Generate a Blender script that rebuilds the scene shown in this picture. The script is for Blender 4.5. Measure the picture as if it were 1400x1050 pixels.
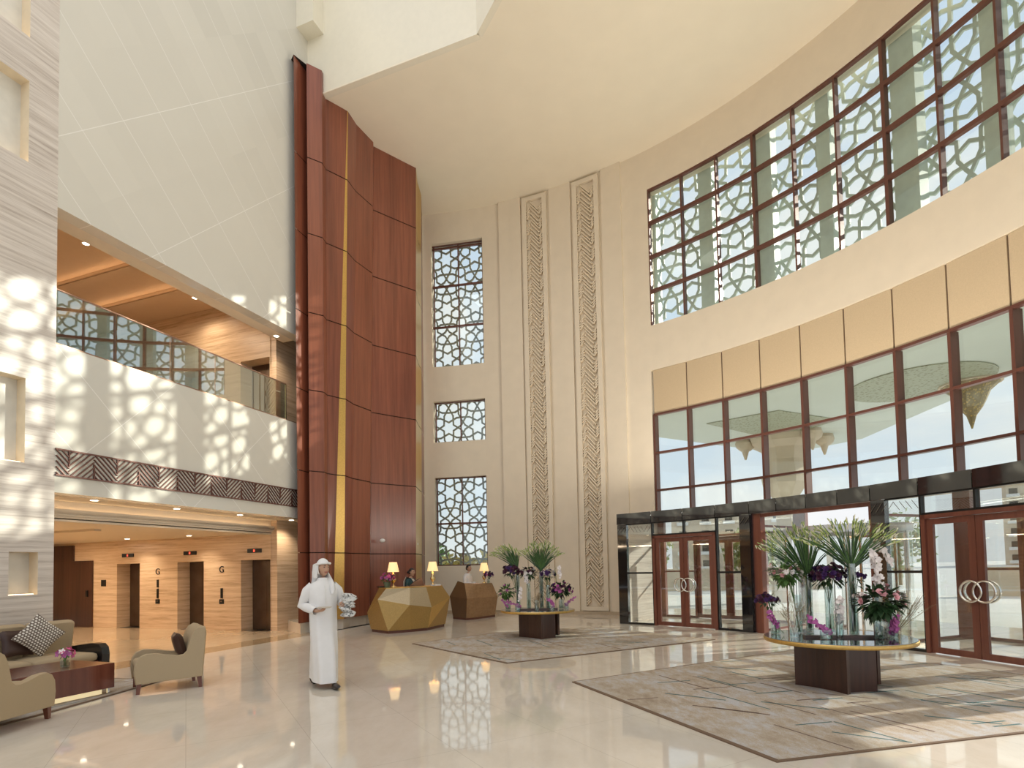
import bpy, bmesh, math, random
from mathutils import Vector, Matrix
import numpy as np
random.seed(7)
PI = math.pi
SC = bpy.context.scene
COL = SC.collection
for o in list(bpy.data.objects):
    bpy.data.objects.remove(o)

# ------------------------------------------------------------------ camera
cd = bpy.data.cameras.new('camera'); cam = bpy.data.objects.new('camera', cd); COL.objects.link(cam)
cd.sensor_width = 36.0; cd.lens = 772.328 * 36 / 1400
cd.shift_y = (745.43 - 525) / 1400; cd.clip_end = 600
_R, _U, _F = (0.99979, 0.0008, -0.02057), (0.02059, -0.039, 0.99903), (0.0, 0.99924, 0.03901)
cam.matrix_world = Matrix(((_R[0], _U[0], -_F[0], 0), (_R[1], _U[1], -_F[1], 0), (_R[2], _U[2], -_F[2], 1.6), (0, 0, 0, 1)))
SC.camera = cam
# ------------------------------------------------------------------ colour management and light paths
SC.view_settings.view_transform = 'Standard'; SC.view_settings.look = 'None'
SC.view_settings.gamma = 1; SC.view_settings.use_curve_mapping = False
SC.view_settings.exposure = 0.12
cy = SC.cycles
cy.max_bounces = 8; cy.diffuse_bounces = 5; cy.glossy_bounces = 4; cy.transmission_bounces = 4
cy.transparent_max_bounces = 20; cy.caustics_reflective = False; cy.caustics_refractive = False
cy.sample_clamp_indirect = 6; cy.use_denoising = True

# ------------------------------------------------------------------ node helper
class NT:
    def __init__(s, tree): s.t = tree; s.n = tree.nodes; s.l = tree.links
    def node(s, typ, **kw):
        n = s.n.new(typ)
        for k, v in kw.items():
            if k.startswith('i_'):
                key = k[2:]; key = int(key) if key.isdigit() else key.replace('_', ' ')
                if isinstance(v, bpy.types.NodeSocket): s.l.new(v, n.inputs[key])
                else: n.inputs[key].default_value = v
            else: setattr(n, k, v)
        return n
    def math(s, op, a, b=0.0, c=0.0):
        n = s.n.new('ShaderNodeMath'); n.operation = op
        for i, v in enumerate((a, b, c)):
            if isinstance(v, bpy.types.NodeSocket): s.l.new(v, n.inputs[i])
            else: n.inputs[i].default_value = v
        return n.outputs[0]
    def ramp(s, fac, stops):
        n = s.n.new('ShaderNodeValToRGB'); s.l.new(fac, n.inputs[0])
        e = n.color_ramp.elements
        while len(e) < len(stops): e.new(0.5)
        for i, (p, c) in enumerate(stops): e[i].position = p; e[i].color = (*c, 1)
        return n.outputs[0]
    def mix(s, fac, a, b):
        n = s.n.new('ShaderNodeMix'); n.data_type = 'RGBA'
        for i, v in ((0, fac), (6, a), (7, b)):
            if isinstance(v, bpy.types.NodeSocket): s.l.new(v, n.inputs[i])
            else: n.inputs[i].default_value = v if i == 0 else (*v, 1)
        return n.outputs[2]
    def coords(s, scale=(1, 1, 1), kind='Object', rot=(0, 0, 0)):
        tc = s.n.new('ShaderNodeTexCoord'); mp = s.n.new('ShaderNodeMapping')
        mp.inputs['Scale'].default_value = scale; mp.inputs['Rotation'].default_value = rot
        s.l.new(tc.outputs[kind], mp.inputs[0]); return mp.outputs[0]
    def noise(s, vec, scale=5, detail=3, rough=0.5):
        n = s.n.new('ShaderNodeTexNoise'); n.inputs['Scale'].default_value = scale
        n.inputs['Detail'].default_value = detail; n.inputs['Roughness'].default_value = rough
        s.l.new(vec, n.inputs['Vector']); return n.outputs[0]
    def sep(s, vec):
        n = s.n.new('ShaderNodeSeparateXYZ'); s.l.new(vec, n.inputs[0]); return n.outputs

def new_mat(name):
    m = bpy.data.materials.new(name); m.use_nodes = True
    t = NT(m.node_tree); b = t.n['Principled BSDF']
    return m, t, b

def plain(name, col, rough=0.5, metal=0.0, spec=0.5, emis=None, es=0.0, var=0.06, vs=6.0, coat=0.0):
    m, t, b = new_mat(name)
    if var > 0:
        f = t.noise(t.coords(), vs, 3)
        c = t.ramp(f, [(0.25, tuple(x * (1 - var) for x in col)), (0.75, tuple(min(1, x * (1 + var)) for x in col))])
        t.l.new(c, b.inputs['Base Color'])
    else: b.inputs['Base Color'].default_value = (*col, 1)
    b.inputs['Roughness'].default_value = rough; b.inputs['Metallic'].default_value = metal
    b.inputs['Specular IOR Level'].default_value = spec; b.inputs['Coat Weight'].default_value = coat
    if emis: b.inputs['Emission Color'].default_value = (*emis, 1); b.inputs['Emission Strength'].default_value = es
    return m

def glass_mat(name, tint=(0.95, 0.98, 0.97), boost=1.0, base=0.0, rough=0.0):
    m = bpy.data.materials.new(name); m.use_nodes = True; t = NT(m.node_tree); t.n.clear()
    out = t.node('ShaderNodeOutputMaterial'); tr = t.node('ShaderNodeBsdfTransparent', i_Color=(*tint, 1))
    gl = t.node('ShaderNodeBsdfGlossy', i_Roughness=rough, i_Color=(0.95, 1.0, 1.0, 1))
    fr = t.node('ShaderNodeLayerWeight', i_Blend=0.35)
    # schlick-like: facing^4
    f = t.math('POWER', fr.outputs['Facing'], 4.0)
    f = t.math('MULTIPLY_ADD', f, 0.75 * boost, 0.06 * boost + base)
    f = t.math('MINIMUM', f, 0.95)
    mx = t.node('ShaderNodeMixShader'); t.l.new(f, mx.inputs[0]); t.l.new(tr.outputs[0], mx.inputs[1]); t.l.new(gl.outputs[0], mx.inputs[2])
    t.l.new(mx.outputs[0], out.inputs[0]); return m

# ------------------------------------------------------------------ world: bright hazy sky with thin clouds
w = bpy.data.worlds.new('world'); SC.world = w; w.use_nodes = True; T = NT(w.node_tree); T.n.clear()
wo = T.node('ShaderNodeOutputWorld'); bg = T.node('ShaderNodeBackground')
v = T.coords((1, 1, 2.2), 'Generated'); z = T.sep(T.coords((1, 1, 1), 'Generated'))[2]
cl = T.ramp(T.noise(v, 3.2, 6, 0.55), [(0.42, (0, 0, 0)), (0.62, (1, 1, 1))])
sky = T.ramp(z, [(0.0, (0.88, 0.92, 0.96)), (0.25, (0.74, 0.85, 0.98)), (1.0, (0.60, 0.74, 0.97))])
T.l.new(T.mix(cl, sky, (0.98, 0.98, 0.98)), bg.inputs[0]); bg.inputs[1].default_value = 0.90
T.l.new(bg.outputs[0], wo.inputs[0])
# ------------------------------------------------------------------ sun, low, through the curved facade
sd = bpy.data.lights.new('sun', 'SUN'); sun = bpy.data.objects.new('sun', sd); COL.objects.link(sun)
sd.energy = 5.5; sd.angle = math.radians(0.53); sd.color = (1.0, 0.93, 0.82)
_el = math.radians(22.5); _d = Vector((-0.966 * math.cos(_el), -0.256 * math.cos(_el), -math.sin(_el)))
sun.rotation_euler = _d.to_track_quat('-Z', 'Y').to_euler(); sun.location = (30, 20, 20)
# unseen fill light added above the high void to brighten the hall
def area_light(name, loc, sx, sy, e, col_=(1.0, 0.90, 0.76), rot=(0, 0, 0)):
    l = bpy.data.lights.new(name, 'AREA'); l.shape = 'RECTANGLE'; l.size = sx; l.size_y = sy; l.energy = e; l.color = col_
    o = bpy.data.objects.new(name, l); COL.objects.link(o); o.location = loc; o.rotation_euler = rot; return o
area_light('void_fill', (-4.2, 1.5, 19.9), 9.0, 14.0, 640, (1.0, 0.93, 0.82))
# unseen fill lights added over the vestibule roof to brighten the hall ceiling
for _a in (0.78, 0.5, 0.22):
    area_light('ceiling_fill', (-4.5232 + 12.75 * math.cos(_a), 5.9274 + 12.75 * math.sin(_a), 3.08), 0.7, 3.4, 265, (1.0, 0.93, 0.82), (PI, -math.radians(28), _a))

# ------------------------------------------------------------------ mesh helpers
class MB:
    def __init__(s): s.v = []; s.f = []; s.m = []; s.sm = []
    def add(s, vs, fs, mat=0, smooth=False):
        o = len(s.v); s.v += [tuple(p) for p in vs]
        for f in fs: s.f.append([o + i for i in f]); s.m.append(mat); s.sm.append(smooth)
        return s
    def quad(s, a, b, c, d, mat=0): return s.add([a, b, c, d], [(0, 1, 2, 3)], mat)
    def box(s, x0, x1, y0, y1, z0, z1, mat=0):
        vs = [(x, y, z) for z in (z0, z1) for y in (y0, y1) for x in (x0, x1)]
        return s.add(vs, [(0, 2, 3, 1), (4, 5, 7, 6), (0, 1, 5, 4), (2, 6, 7, 3), (0, 4, 6, 2), (1, 3, 7, 5)], mat)
    def wb(s, A, B, z0, z1, t, off=0.0, mat=0):   # upright slab between plan points A and B
        A = Vector(A[:2]); B = Vector(B[:2]); d = (B - A).normalized(); n = Vector((-d.y, d.x))
        p = [A + n * (off - t / 2), B + n * (off - t / 2), B + n * (off + t / 2), A + n * (off + t / 2)]
        return s.prism([(q.x, q.y) for q in p], z0, z1, mat)
    def prism(s, poly, z0, z1, mat=0, smooth=False):
        n = len(poly); a = sum(poly[i][0] * poly[(i + 1) % n][1] - poly[(i + 1) % n][0] * poly[i][1] for i in range(n))
        if a < 0: poly = poly[::-1]
        s.add([(x, y, z0) for x, y in poly], [tuple(range(n))[::-1]], mat)
        s.add([(x, y, z1) for x, y in poly], [tuple(range(n))], mat)
        s.add([(x, y, z0) for x, y in poly] + [(x, y, z1) for x, y in poly],
              [(i, (i + 1) % n, n + (i + 1) % n, n + i) for i in range(n)], mat, smooth)
        return s
    def loft(s, rings, mat=0, smooth=True, cap=True, closed=True):
        n = len(rings[0]); vs = [p for r in rings for p in r]; fs = []
        for k in range(len(rings) - 1):
            for i in range(n if closed else n - 1):
                j = (i + 1) % n; fs.append((k * n + i, k * n + j, (k + 1) * n + j, (k + 1) * n + i))
        s.add(vs, fs, mat, smooth)
        if cap and closed:
            s.add(rings[0], [tuple(range(n))[::-1]], mat); s.add(rings[-1], [tuple(range(n))], mat)
        return s
    def tube(s, pts, r, n=8, mat=0, cap=True, flat=1.0):
        pts = [Vector(p) for p in pts]; rs = r if isinstance(r, (list, tuple)) else [r] * len(pts)
        rings = []; up = Vector((0, 0, 1)); prev = None
        for i, p in enumerate(pts):
            d = (pts[min(i + 1, len(pts) - 1)] - pts[max(i - 1, 0)]).normalized()
            if prev is None:
                a = d.cross(up)
                if a.length < 1e-3: a = d.cross(Vector((1, 0, 0)))
            else: a = prev - d * prev.dot(d)
            a.normalize(); b = d.cross(a); prev = a
            rings.append([p + a * (math.cos(2 * PI * k / n) * rs[i]) + b * (math.sin(2 * PI * k / n) * rs[i] * flat) for k in range(n)])
        return s.loft(rings, mat, True, cap)
    def lathe(s, prof, c=(0, 0, 0), n=24, mat=0, cap=True, sx=1, sy=1, smooth=True):
        return s.loft([[(c[0] + r * sx * math.cos(2 * PI * k / n), c[1] + r * sy * math.sin(2 * PI * k / n), c[2] + z) for k in range(n)] for r, z in prof], mat, smooth, cap)
    def ball(s, c, r, n=10, m=7, mat=0):
        if not isinstance(r, (list, tuple)): r = (r, r, r)
        rings = [[(c[0] + r[0] * math.sin(PI * j / m) * math.cos(2 * PI * k / n), c[1] + r[1] * math.sin(PI * j / m) * math.sin(2 * PI * k / n), c[2] - r[2] * math.cos(PI * j / m)) for k in range(n)] for j in range(1, m)]
        s.loft(rings, mat, True, False)
        o = len(s.v) - len(rings) * n
        s.v += [(c[0], c[1], c[2] - r[2]), (c[0], c[1], c[2] + r[2])]; b, t = len(s.v) - 2, len(s.v) - 1
        for k in range(n):
            s.f.append([b, o + (k + 1) % n, o + k]); s.m.append(mat); s.sm.append(True)
            q = o + (len(rings) - 1) * n
            s.f.append([t, q + k, q + (k + 1) % n]); s.m.append(mat); s.sm.append(True)
        return s
    def xform(s, M, start=0):
        for i in range(start, len(s.v)): s.v[i] = tuple(M @ Vector(s.v[i]))
        return s
    def build(s, name, mats, parent=None, loc=(0, 0, 0), rz=0.0, bevel=0.0, kind=None, sub=0):
        me = bpy.data.meshes.new(name); me.from_pydata(s.v, [], s.f)
        if not isinstance(mats, (list, tuple)): mats = [mats]
        for m in mats: me.materials.append(m)
        me.polygons.foreach_set('material_index', s.m); me.polygons.foreach_set('use_smooth', s.sm); me.update()
        o = bpy.data.objects.new(name, me); COL.objects.link(o)
        o.location = loc; o.rotation_euler = (0, 0, rz)
        if parent: o.parent = parent
        if bevel:
            b = o.modifiers.new('bevel', 'BEVEL'); b.width = bevel; b.segments = 2; b.limit_method = 'ANGLE'
        if sub:
            b = o.modifiers.new('sub', 'SUBSURF'); b.levels = sub; b.render_levels = sub
        if kind: o['kind'] = kind
        return o

def empty(name, loc=(0, 0, 0), rz=0.0, parent=None):
    o = bpy.data.objects.new(name, None); COL.objects.link(o); o.location = loc; o.rotation_euler = (0, 0, rz)
    o.empty_display_size = 0.1
    if parent: o.parent = parent
    return o
def tag(o, label=None, cat=None, group=None, kind=None):
    if label: o['label'] = label
    if cat: o['category'] = cat
    if group: o['group'] = group
    if kind: o['kind'] = kind
    return o
def thing(name, label, cat, loc=(0, 0, 0), rz=0.0, group=None): return tag(empty(name, loc, rz), label, cat, group)
def struct(name, label=None):
    o = empty(name); o['kind'] = 'structure'
    if label: o['label'] = label
    return o
def copy_tree(root, loc, rz, label, group=None):
    r = root.copy(); COL.objects.link(r); r.location = loc; r.rotation_euler = (0, 0, rz); r['label'] = label
    if group: r['group'] = group
    for ch in root.children:
        c = ch.copy(); COL.objects.link(c); c.parent = r
        for g in ch.children:
            h = g.copy(); COL.objects.link(h); h.parent = c
    return r

# ------------------------------------------------------------------ frames
A20 = math.radians(-20)                       # lobby grid: local x = towards the hall, local y = along the wall
U2 = Vector((math.cos(A20), math.sin(A20))); W2 = Vector((-math.sin(A20), math.cos(A20)))
def ds(d, s, z=None):
    p = U2 * d + W2 * s
    return (p.x, p.y) if z is None else (p.x, p.y, z)
XC, YC, R, R2 = -4.5232, 5.9274, 14.577, 12.218
TH0, DTH = 0.9052, 0.07457
def cp(th, r=R, z=None):
    x, y = XC + r * math.cos(th), YC + r * math.sin(th)
    return (x, y) if z is None else (x, y, z)
ZC, ZD, ZE, ZF, ZCEIL, ZP = 7.65, 6.25, 5.05, 3.887, 14.70, 3.0

# ------------------------------------------------------------------ materials
def travertine(name, c1, c2, c3, rough=0.3, spec=0.4, zs=9.0):
    m, t, b = new_mat(name)
    f = t.noise(t.coords((0.35, 0.35, zs)), 1.6, 8, 0.62)
    f2 = t.noise(t.coords((1.5, 1.5, zs * 5)), 2.0, 4, 0.6)
    f = t.math('MULTIPLY_ADD', f2, 0.35, t.math('MULTIPLY', f, 0.72))
    c = t.ramp(f, [(0.36, c1), (0.5, c2), (0.66, c3)])
    t.l.new(c, b.inputs['Base Color']); b.inputs['Roughness'].default_value = rough; b.inputs['Specular IOR Level'].default_value = spec
    return m
def wood(name, c1, c2, rough=0.3, axis='Z', coat=0.25, sc=14.0):
    m, t, b = new_mat(name)
    s = {'Z': (1, 1, 0.04), 'X': (0.04, 1, 1), 'Y': (1, 0.04, 1)}[axis]
    f = t.noise(t.coords(s), sc, 6, 0.6); f2 = t.noise(t.coords(s), sc * 0.12, 2, 0.5)
    f = t.math('MULTIPLY_ADD', f2, 0.5, t.math('MULTIPLY', f, 0.55))
    t.l.new(t.ramp(f, [(0.35, c1), (0.68, c2)]), b.inputs['Base Color'])
    b.inputs['Roughness'].default_value = rough; b.inputs['Coat Weight'].default_value = coat; b.inputs['Coat Roughness'].default_value = 0.2
    return m
def diamond_marble(name, c, line, rough, spec, p=1.03):
    m, t, b = new_mat(name)
    x, y, z = t.sep(t.coords())[0:3]
    u = t.math('MULTIPLY', t.math('ADD', y, z), 0.7071 / p); v_ = t.math('MULTIPLY', t.math('SUBTRACT', y, z), 0.7071 / (p * 2))
    lu = t.math('LESS_THAN', t.math('PINGPONG', u, 0.5), 0.006); lv = t.math('LESS_THAN', t.math('PINGPONG', v_, 0.5), 0.003)
    ln = t.math('MAXIMUM', lu, lv)
    cx = t.node('ShaderNodeCombineXYZ', i_0=t.math('FLOOR', t.math('ADD', u, 0.5)), i_1=t.math('FLOOR', t.math('ADD', v_, 0.5)))
    wn = t.node('ShaderNodeTexWhiteNoise'); t.l.new(cx.outputs[0], wn.inputs[0])
    n = t.noise(t.coords((1, 1, 1)), 1.3, 6, 0.6)
    f = t.math('ADD', t.math('MULTIPLY', wn.outputs[0], 0.5), t.math('MULTIPLY', n, 0.5))
    base = t.ramp(f, [(0.2, tuple(q * 0.93 for q in c)), (0.8, c)])
    t.l.new(t.mix(ln, base, line), b.inputs['Base Color'])
    b.inputs['Roughness'].default_value = rough; b.inputs['Specular IOR Level'].default_value = spec
    return m
def floor_marble(name, c1, c2, rough=0.045, ang=30, p=1.03, joint=(0.45, 0.40, 0.33)):
    m, t, b = new_mat(name)
    vec = t.coords((1, 1, 1), rot=(0, 0, math.radians(-ang)))
    x, y, z = t.sep(vec)[0:3]
    lu = t.math('LESS_THAN', t.math('PINGPONG', t.math('MULTIPLY', x, 1 / p), 0.5), 0.0025)
    lv = t.math('LESS_THAN', t.math('PINGPONG', t.math('MULTIPLY', y, 1 / (p * 1.5)), 0.5), 0.0018)
    n = t.noise(t.coords((1, 1, 1)), 0.9, 8, 0.62); n2 = t.noise(t.coords((2.0, 0.7, 1), rot=(0, 0, 0.5)), 2.5, 8, 0.7)
    f = t.math('MULTIPLY_ADD', n2, 0.5, t.math('MULTIPLY', n, 0.5))
    base = t.ramp(f, [(0.32, c1), (0.6, c2)])
    t.l.new(t.mix(t.math('MULTIPLY', t.math('MAXIMUM', lu, lv), 0.6), base, joint), b.inputs['Base Color'])
    b.inputs['Roughness'].default_value = rough; b.inputs['Specular IOR Level'].default_value = 0.75
    b.inputs['IOR'].default_value = 1.55
    return m
def rug_mat(name):
    m, t, b = new_mat(name)
    n = t.noise(t.coords((1, 1, 1)), 1.1, 6, 0.7); n2 = t.noise(t.coords((2.5, 1.0, 1), rot=(0, 0, 0.6)), 3, 5, 0.7)
    fine = t.noise(t.coords(), 90, 2, 0.6)
    f = t.math('MULTIPLY_ADD', n2, 0.42, t.math('MULTIPLY', n, 0.4)); f = t.math('MULTIPLY_ADD', fine, 0.2, f)
    t.l.new(t.ramp(f, [(0.36, (0.30, 0.235, 0.17)), (0.5, (0.45, 0.38, 0.30)), (0.60, (0.50, 0.50, 0.51))]), b.inputs['Base Color'])
    b.inputs['Roughness'].default_value = 0.9; b.inputs['Specular IOR Level'].default_value = 0.2
    bp = t.node('ShaderNodeBump', i_Strength=0.4, i_Distance=0.01); t.l.new(fine, bp.inputs['Height']); t.l.new(bp.outputs[0], b.inputs['Normal'])
    return m
M = dict(
    cream=plain('cream_plaster', (0.76, 0.665, 0.52), 0.6, var=0.03, vs=2.5),
    ceilc=plain('ceiling_plaster', (0.82, 0.745, 0.60), 0.7, var=0.02, vs=1.5),
    creamhi=plain('cream_polished_panel', (0.80, 0.75, 0.62), 0.25, spec=0.5, var=0.02),
    relief=plain('relief_plaster', (0.74, 0.63, 0.47), 0.6, var=0.04),
    beige=plain('beige_fabric_panel', (0.55, 0.425, 0.27), 0.7, var=0.05, vs=40),
    marble=diamond_marble('pale_wall_marble', (0.645, 0.62, 0.55), (0.76, 0.74, 0.69), 0.16, 0.5),
    trav=travertine('grey_travertine', (0.36, 0.30, 0.255), (0.56, 0.50, 0.445), (0.69, 0.635, 0.575), 0.35, zs=13.0),
    travl=travertine('tan_travertine', (0.42, 0.28, 0.17), (0.66, 0.49, 0.33), (0.78, 0.62, 0.44), 0.25),
    floor=floor_marble('cream_floor_marble', (0.66, 0.59, 0.49), (0.76, 0.70, 0.61)),
    floort=floor_marble('tan_floor_marble', (0.55, 0.42, 0.28), (0.70, 0.57, 0.41), 0.08, -20),
    band=floor_marble('brown_floor_marble', (0.36, 0.25, 0.14), (0.48, 0.35, 0.21), 0.08, -20),
    wood=wood('red_brown_wood', (0.13, 0.036, 0.020), (0.27, 0.085, 0.045)),
    woodd=wood('dark_brown_wood', (0.030, 0.011, 0.007), (0.075, 0.028, 0.017), 0.35),
    woodf=wood('mahogany_frame', (0.13, 0.038, 0.024), (0.215, 0.072, 0.045), 0.35),
    woodr=wood('rosewood_veneer', (0.10, 0.025, 0.015), (0.20, 0.06, 0.035), 0.2, coat=0.6),
    woodh=wood('brown_desk_wood', (0.22, 0.12, 0.05), (0.36, 0.21, 0.10), 0.35, axis='Y'),
    frame=plain('bronze_window_frame', (0.13, 0.05, 0.035), 0.35, 0.3),
    framel=plain('bronze_light', (0.30, 0.17, 0.11), 0.35, 0.4),
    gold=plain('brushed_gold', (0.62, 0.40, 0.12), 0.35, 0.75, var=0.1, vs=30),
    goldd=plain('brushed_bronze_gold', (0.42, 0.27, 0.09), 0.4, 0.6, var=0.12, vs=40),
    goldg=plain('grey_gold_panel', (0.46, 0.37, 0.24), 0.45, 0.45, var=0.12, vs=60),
    brass=plain('polished_brass', (0.80, 0.60, 0.28), 0.15, 1.0),
    black=plain('black_granite', (0.012, 0.012, 0.013), 0.05, spec=1.0, coat=1.0, var=0.5, vs=60),
    blackm=plain('black_metal', (0.03, 0.03, 0.03), 0.3, 0.6),
    chrome=plain('chrome', (0.85, 0.85, 0.83), 0.08, 1.0, var=0.0),
    steel=plain('brushed_bronze_steel', (0.15, 0.11, 0.085), 0.28, 0.85, var=0.15, vs=3),
    lattice=plain('screen_metal', (0.50, 0.55, 0.50), 0.5),
    pillar=plain('pale_green_pillar', (0.60, 0.67, 0.60), 0.5),
    white=plain('white_paint', (0.80, 0.79, 0.76), 0.5, var=0.02),
    fabric=plain('olive_beige_fabric', (0.43, 0.335, 0.215), 0.85, spec=0.2, var=0.06, vs=120),
    fabricd=plain('dark_brown_leather', (0.06, 0.028, 0.02), 0.4),
    lacquer=plain('black_lacquer', (0.015, 0.012, 0.012), 0.12, spec=0.6),
    skin=plain('skin', (0.52, 0.31, 0.21), 0.5, spec=0.3, var=0.04, vs=20),
    lips=plain('lips', (0.38, 0.13, 0.10), 0.4),
    hair=plain('dark_hair', (0.015, 0.011, 0.009), 0.4),
    robe=plain('white_robe_cloth', (0.78, 0.77, 0.76), 0.8, spec=0.2, var=0.03, vs=8),
    shoe=plain('dark_shoe_leather', (0.03, 0.022, 0.018), 0.35),
    teal=plain('dark_teal_cloth', (0.01, 0.05, 0.06), 0.7),
    scarf=plain('pale_beige_cloth', (0.60, 0.54, 0.47), 0.75),
    glass=glass_mat('window_glass', (0.94, 0.975, 0.96), 0.8),
    glassd=glass_mat('door_glass', (0.95, 0.97, 0.96), 1.0, 0.03),
    glassr=glass_mat('rail_glass', (0.80, 0.85, 0.83), 1.7, 0.24),
    glassv=glass_mat('vase_glass', (0.90, 0.94, 0.94), 1.6, 0.05),
    water=glass_mat('vase_water', (0.88, 0.94, 0.92), 0.5),
    mirror=plain('dark_mirror_top', (0.32, 0.32, 0.33), 0.04, 0.9, var=0.0),
    rug=rug_mat('patterned_carpet'), rugb=plain('carpet_border', (0.17, 0.11, 0.07), 0.85, var=0.1, vs=80),
    rugt=plain('teal_carpet_line', (0.09, 0.17, 0.17), 0.9, var=0.15, vs=60),
    rugd=plain('brown_carpet_line', (0.20, 0.14, 0.11), 0.9, var=0.15, vs=60),
    leafg=plain('green_leaf', (0.075, 0.16, 0.035), 0.5, var=0.35, vs=25),
    leafd=plain('dark_green_leaf', (0.022, 0.06, 0.018), 0.5, var=0.4, vs=25),
    bud=plain('yellow_green_bud', (0.42, 0.50, 0.16), 0.5, var=0.25, vs=30),
    cream_fl=plain('cream_petal', (0.80, 0.76, 0.56), 0.6, var=0.08, vs=30),
    purple=plain('deep_purple_petal', (0.055, 0.014, 0.10), 0.6, var=0.4, vs=30),
    maroon=plain('maroon_petal', (0.07, 0.014, 0.04), 0.6, var=0.4, vs=30),
    magenta=plain('magenta_petal', (0.46, 0.11, 0.34), 0.6, var=0.25, vs=30),
    pink=plain('pink_petal', (0.80, 0.42, 0.46), 0.6, var=0.15, vs=30),
    hotpink=plain('hot_pink_petal', (0.72, 0.13, 0.30), 0.6, var=0.2, vs=30),
    whitep=plain('white_petal', (0.85, 0.78, 0.76), 0.6, var=0.06, vs=30),
    twig=plain('dry_twig', (0.28, 0.22, 0.13), 0.8, var=0.2, vs=30),
    pave=plain('pale_paving', (0.70, 0.69, 0.67), 0.8, var=0.08, vs=0.6),
    stone=plain('warm_stone', (0.62, 0.52, 0.40), 0.8, var=0.06, vs=1.0),
    canopy=plain('canopy_soffit', (0.62, 0.66, 0.60), 0.7, var=0.03, vs=1.0),
    lampw=plain('lamp_lens', (1, 1, 1), 0.5, emis=(1.0, 0.88, 0.68), es=9.0, var=0),
    shade=plain('lamp_shade', (0.9, 0.7, 0.42), 0.8, emis=(1.0, 0.62, 0.26), es=0.8, var=0.0),
    paper=plain('newsprint', (0.62, 0.63, 0.60), 0.8, var=0.35, vs=45),  # replaced below by a printed version
    dark=plain('dark_gap', (0.02, 0.012, 0.01), 0.8, var=0.0),
    red_led=plain('red_display', (0.3, 0.02, 0.02), 0.5, emis=(1.0, 0.08, 0.04), es=2.0, var=0),
    ledw=plain('warm_led_strip', (1, 1, 1), 0.5, emis=(1.0, 0.70, 0.42), es=4.0, var=0),
    ceilw=plain('lobby_ceiling', (0.70, 0.62, 0.50), 0.7, var=0.02),
    ceilb=plain('gallery_ceiling', (0.62, 0.47, 0.33), 0.7, var=0.02),
    carblue=plain('car_paint', (0.04, 0.10, 0.16), 0.2, 0.4), tyre=plain('tyre', (0.02, 0.02, 0.02), 0.7),
)
# the soffit mottle on the canopy
def mottled(name, c1, c2, sc=7):
    m, t, b = new_mat(name); n = t.node('ShaderNodeTexVoronoi', i_Scale=sc); t.l.new(t.coords(), n.inputs['Vector'])
    t.l.new(t.ramp(n.outputs[0], [(0.1, c1), (0.45, c2)]), b.inputs['Base Color']); b.inputs['Roughness'].default_value = 0.5
    return m
_m, _t, _b = new_mat('printed_paper'); _n = _t.noise(_t.coords(), 38, 3, 0.6)
_t.l.new(_t.ramp(_n, [(0.40, (0.08, 0.08, 0.08)), (0.47, (0.66, 0.66, 0.64))]), _b.inputs['Base Color']); M['paper'] = _m
M['mott'] = mottled('gold_mosaic', (0.16, 0.15, 0.07), (0.36, 0.38, 0.27), 9)
M['mosg'] = mottled('gilded_mosaic', (0.62, 0.44, 0.14), (0.26, 0.20, 0.10), 14)
def dotted(name):
    m, t, b = new_mat(name)
    x, y, z = t.sep(t.coords((27, 27, 27)))[0:3]
    row = t.math('FLOOR', z); xs = t.math('MULTIPLY_ADD', t.math('MODULO', row, 2.0), 0.5, x)
    dx = t.math('SUBTRACT', t.math('FRACT', xs), 0.5); dz = t.math('SUBTRACT', t.math('FRACT', z), 0.5)
    d = t.math('SQRT', t.math('ADD', t.math('MULTIPLY', dx, dx), t.math('MULTIPLY', dz, dz)))
    t.l.new(t.ramp(d, [(0.30, (0.78, 0.74, 0.66)), (0.38, (0.16, 0.12, 0.09))]), b.inputs['Base Color']); b.inputs['Roughness'].default_value = 0.85
    return m
M['dots'] = dotted('dotted_cushion_cloth')

# ================================================================== SETTING
# floor: one slab of cream marble, lobby slab in tan marble flush beside it
fl = MB(); fl.prism([ds(-9.7, -12), ds(-9.7, 18.0), (2, 22.5), (9, 18.5), (12.5, 10), (12.5, -4), (6, -12)], -0.12, 0.0)
fl.build('floor', M['floor'], kind='structure')
MB().box(-10.45, -9.7, -6, 12.15, -0.12, 0.0).build('floor_band', M['band'], rz=A20, kind='structure')
MB().box(-20, -10.45, -6, 12.7, -0.12, 0.0).build('floor_lobby', M['floort'], rz=A20, kind='structure')
g = MB(); g.box(-150, 220, -60, 260, -0.5, -0.13); g.build('ground', M['pave'], kind='structure')

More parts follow.
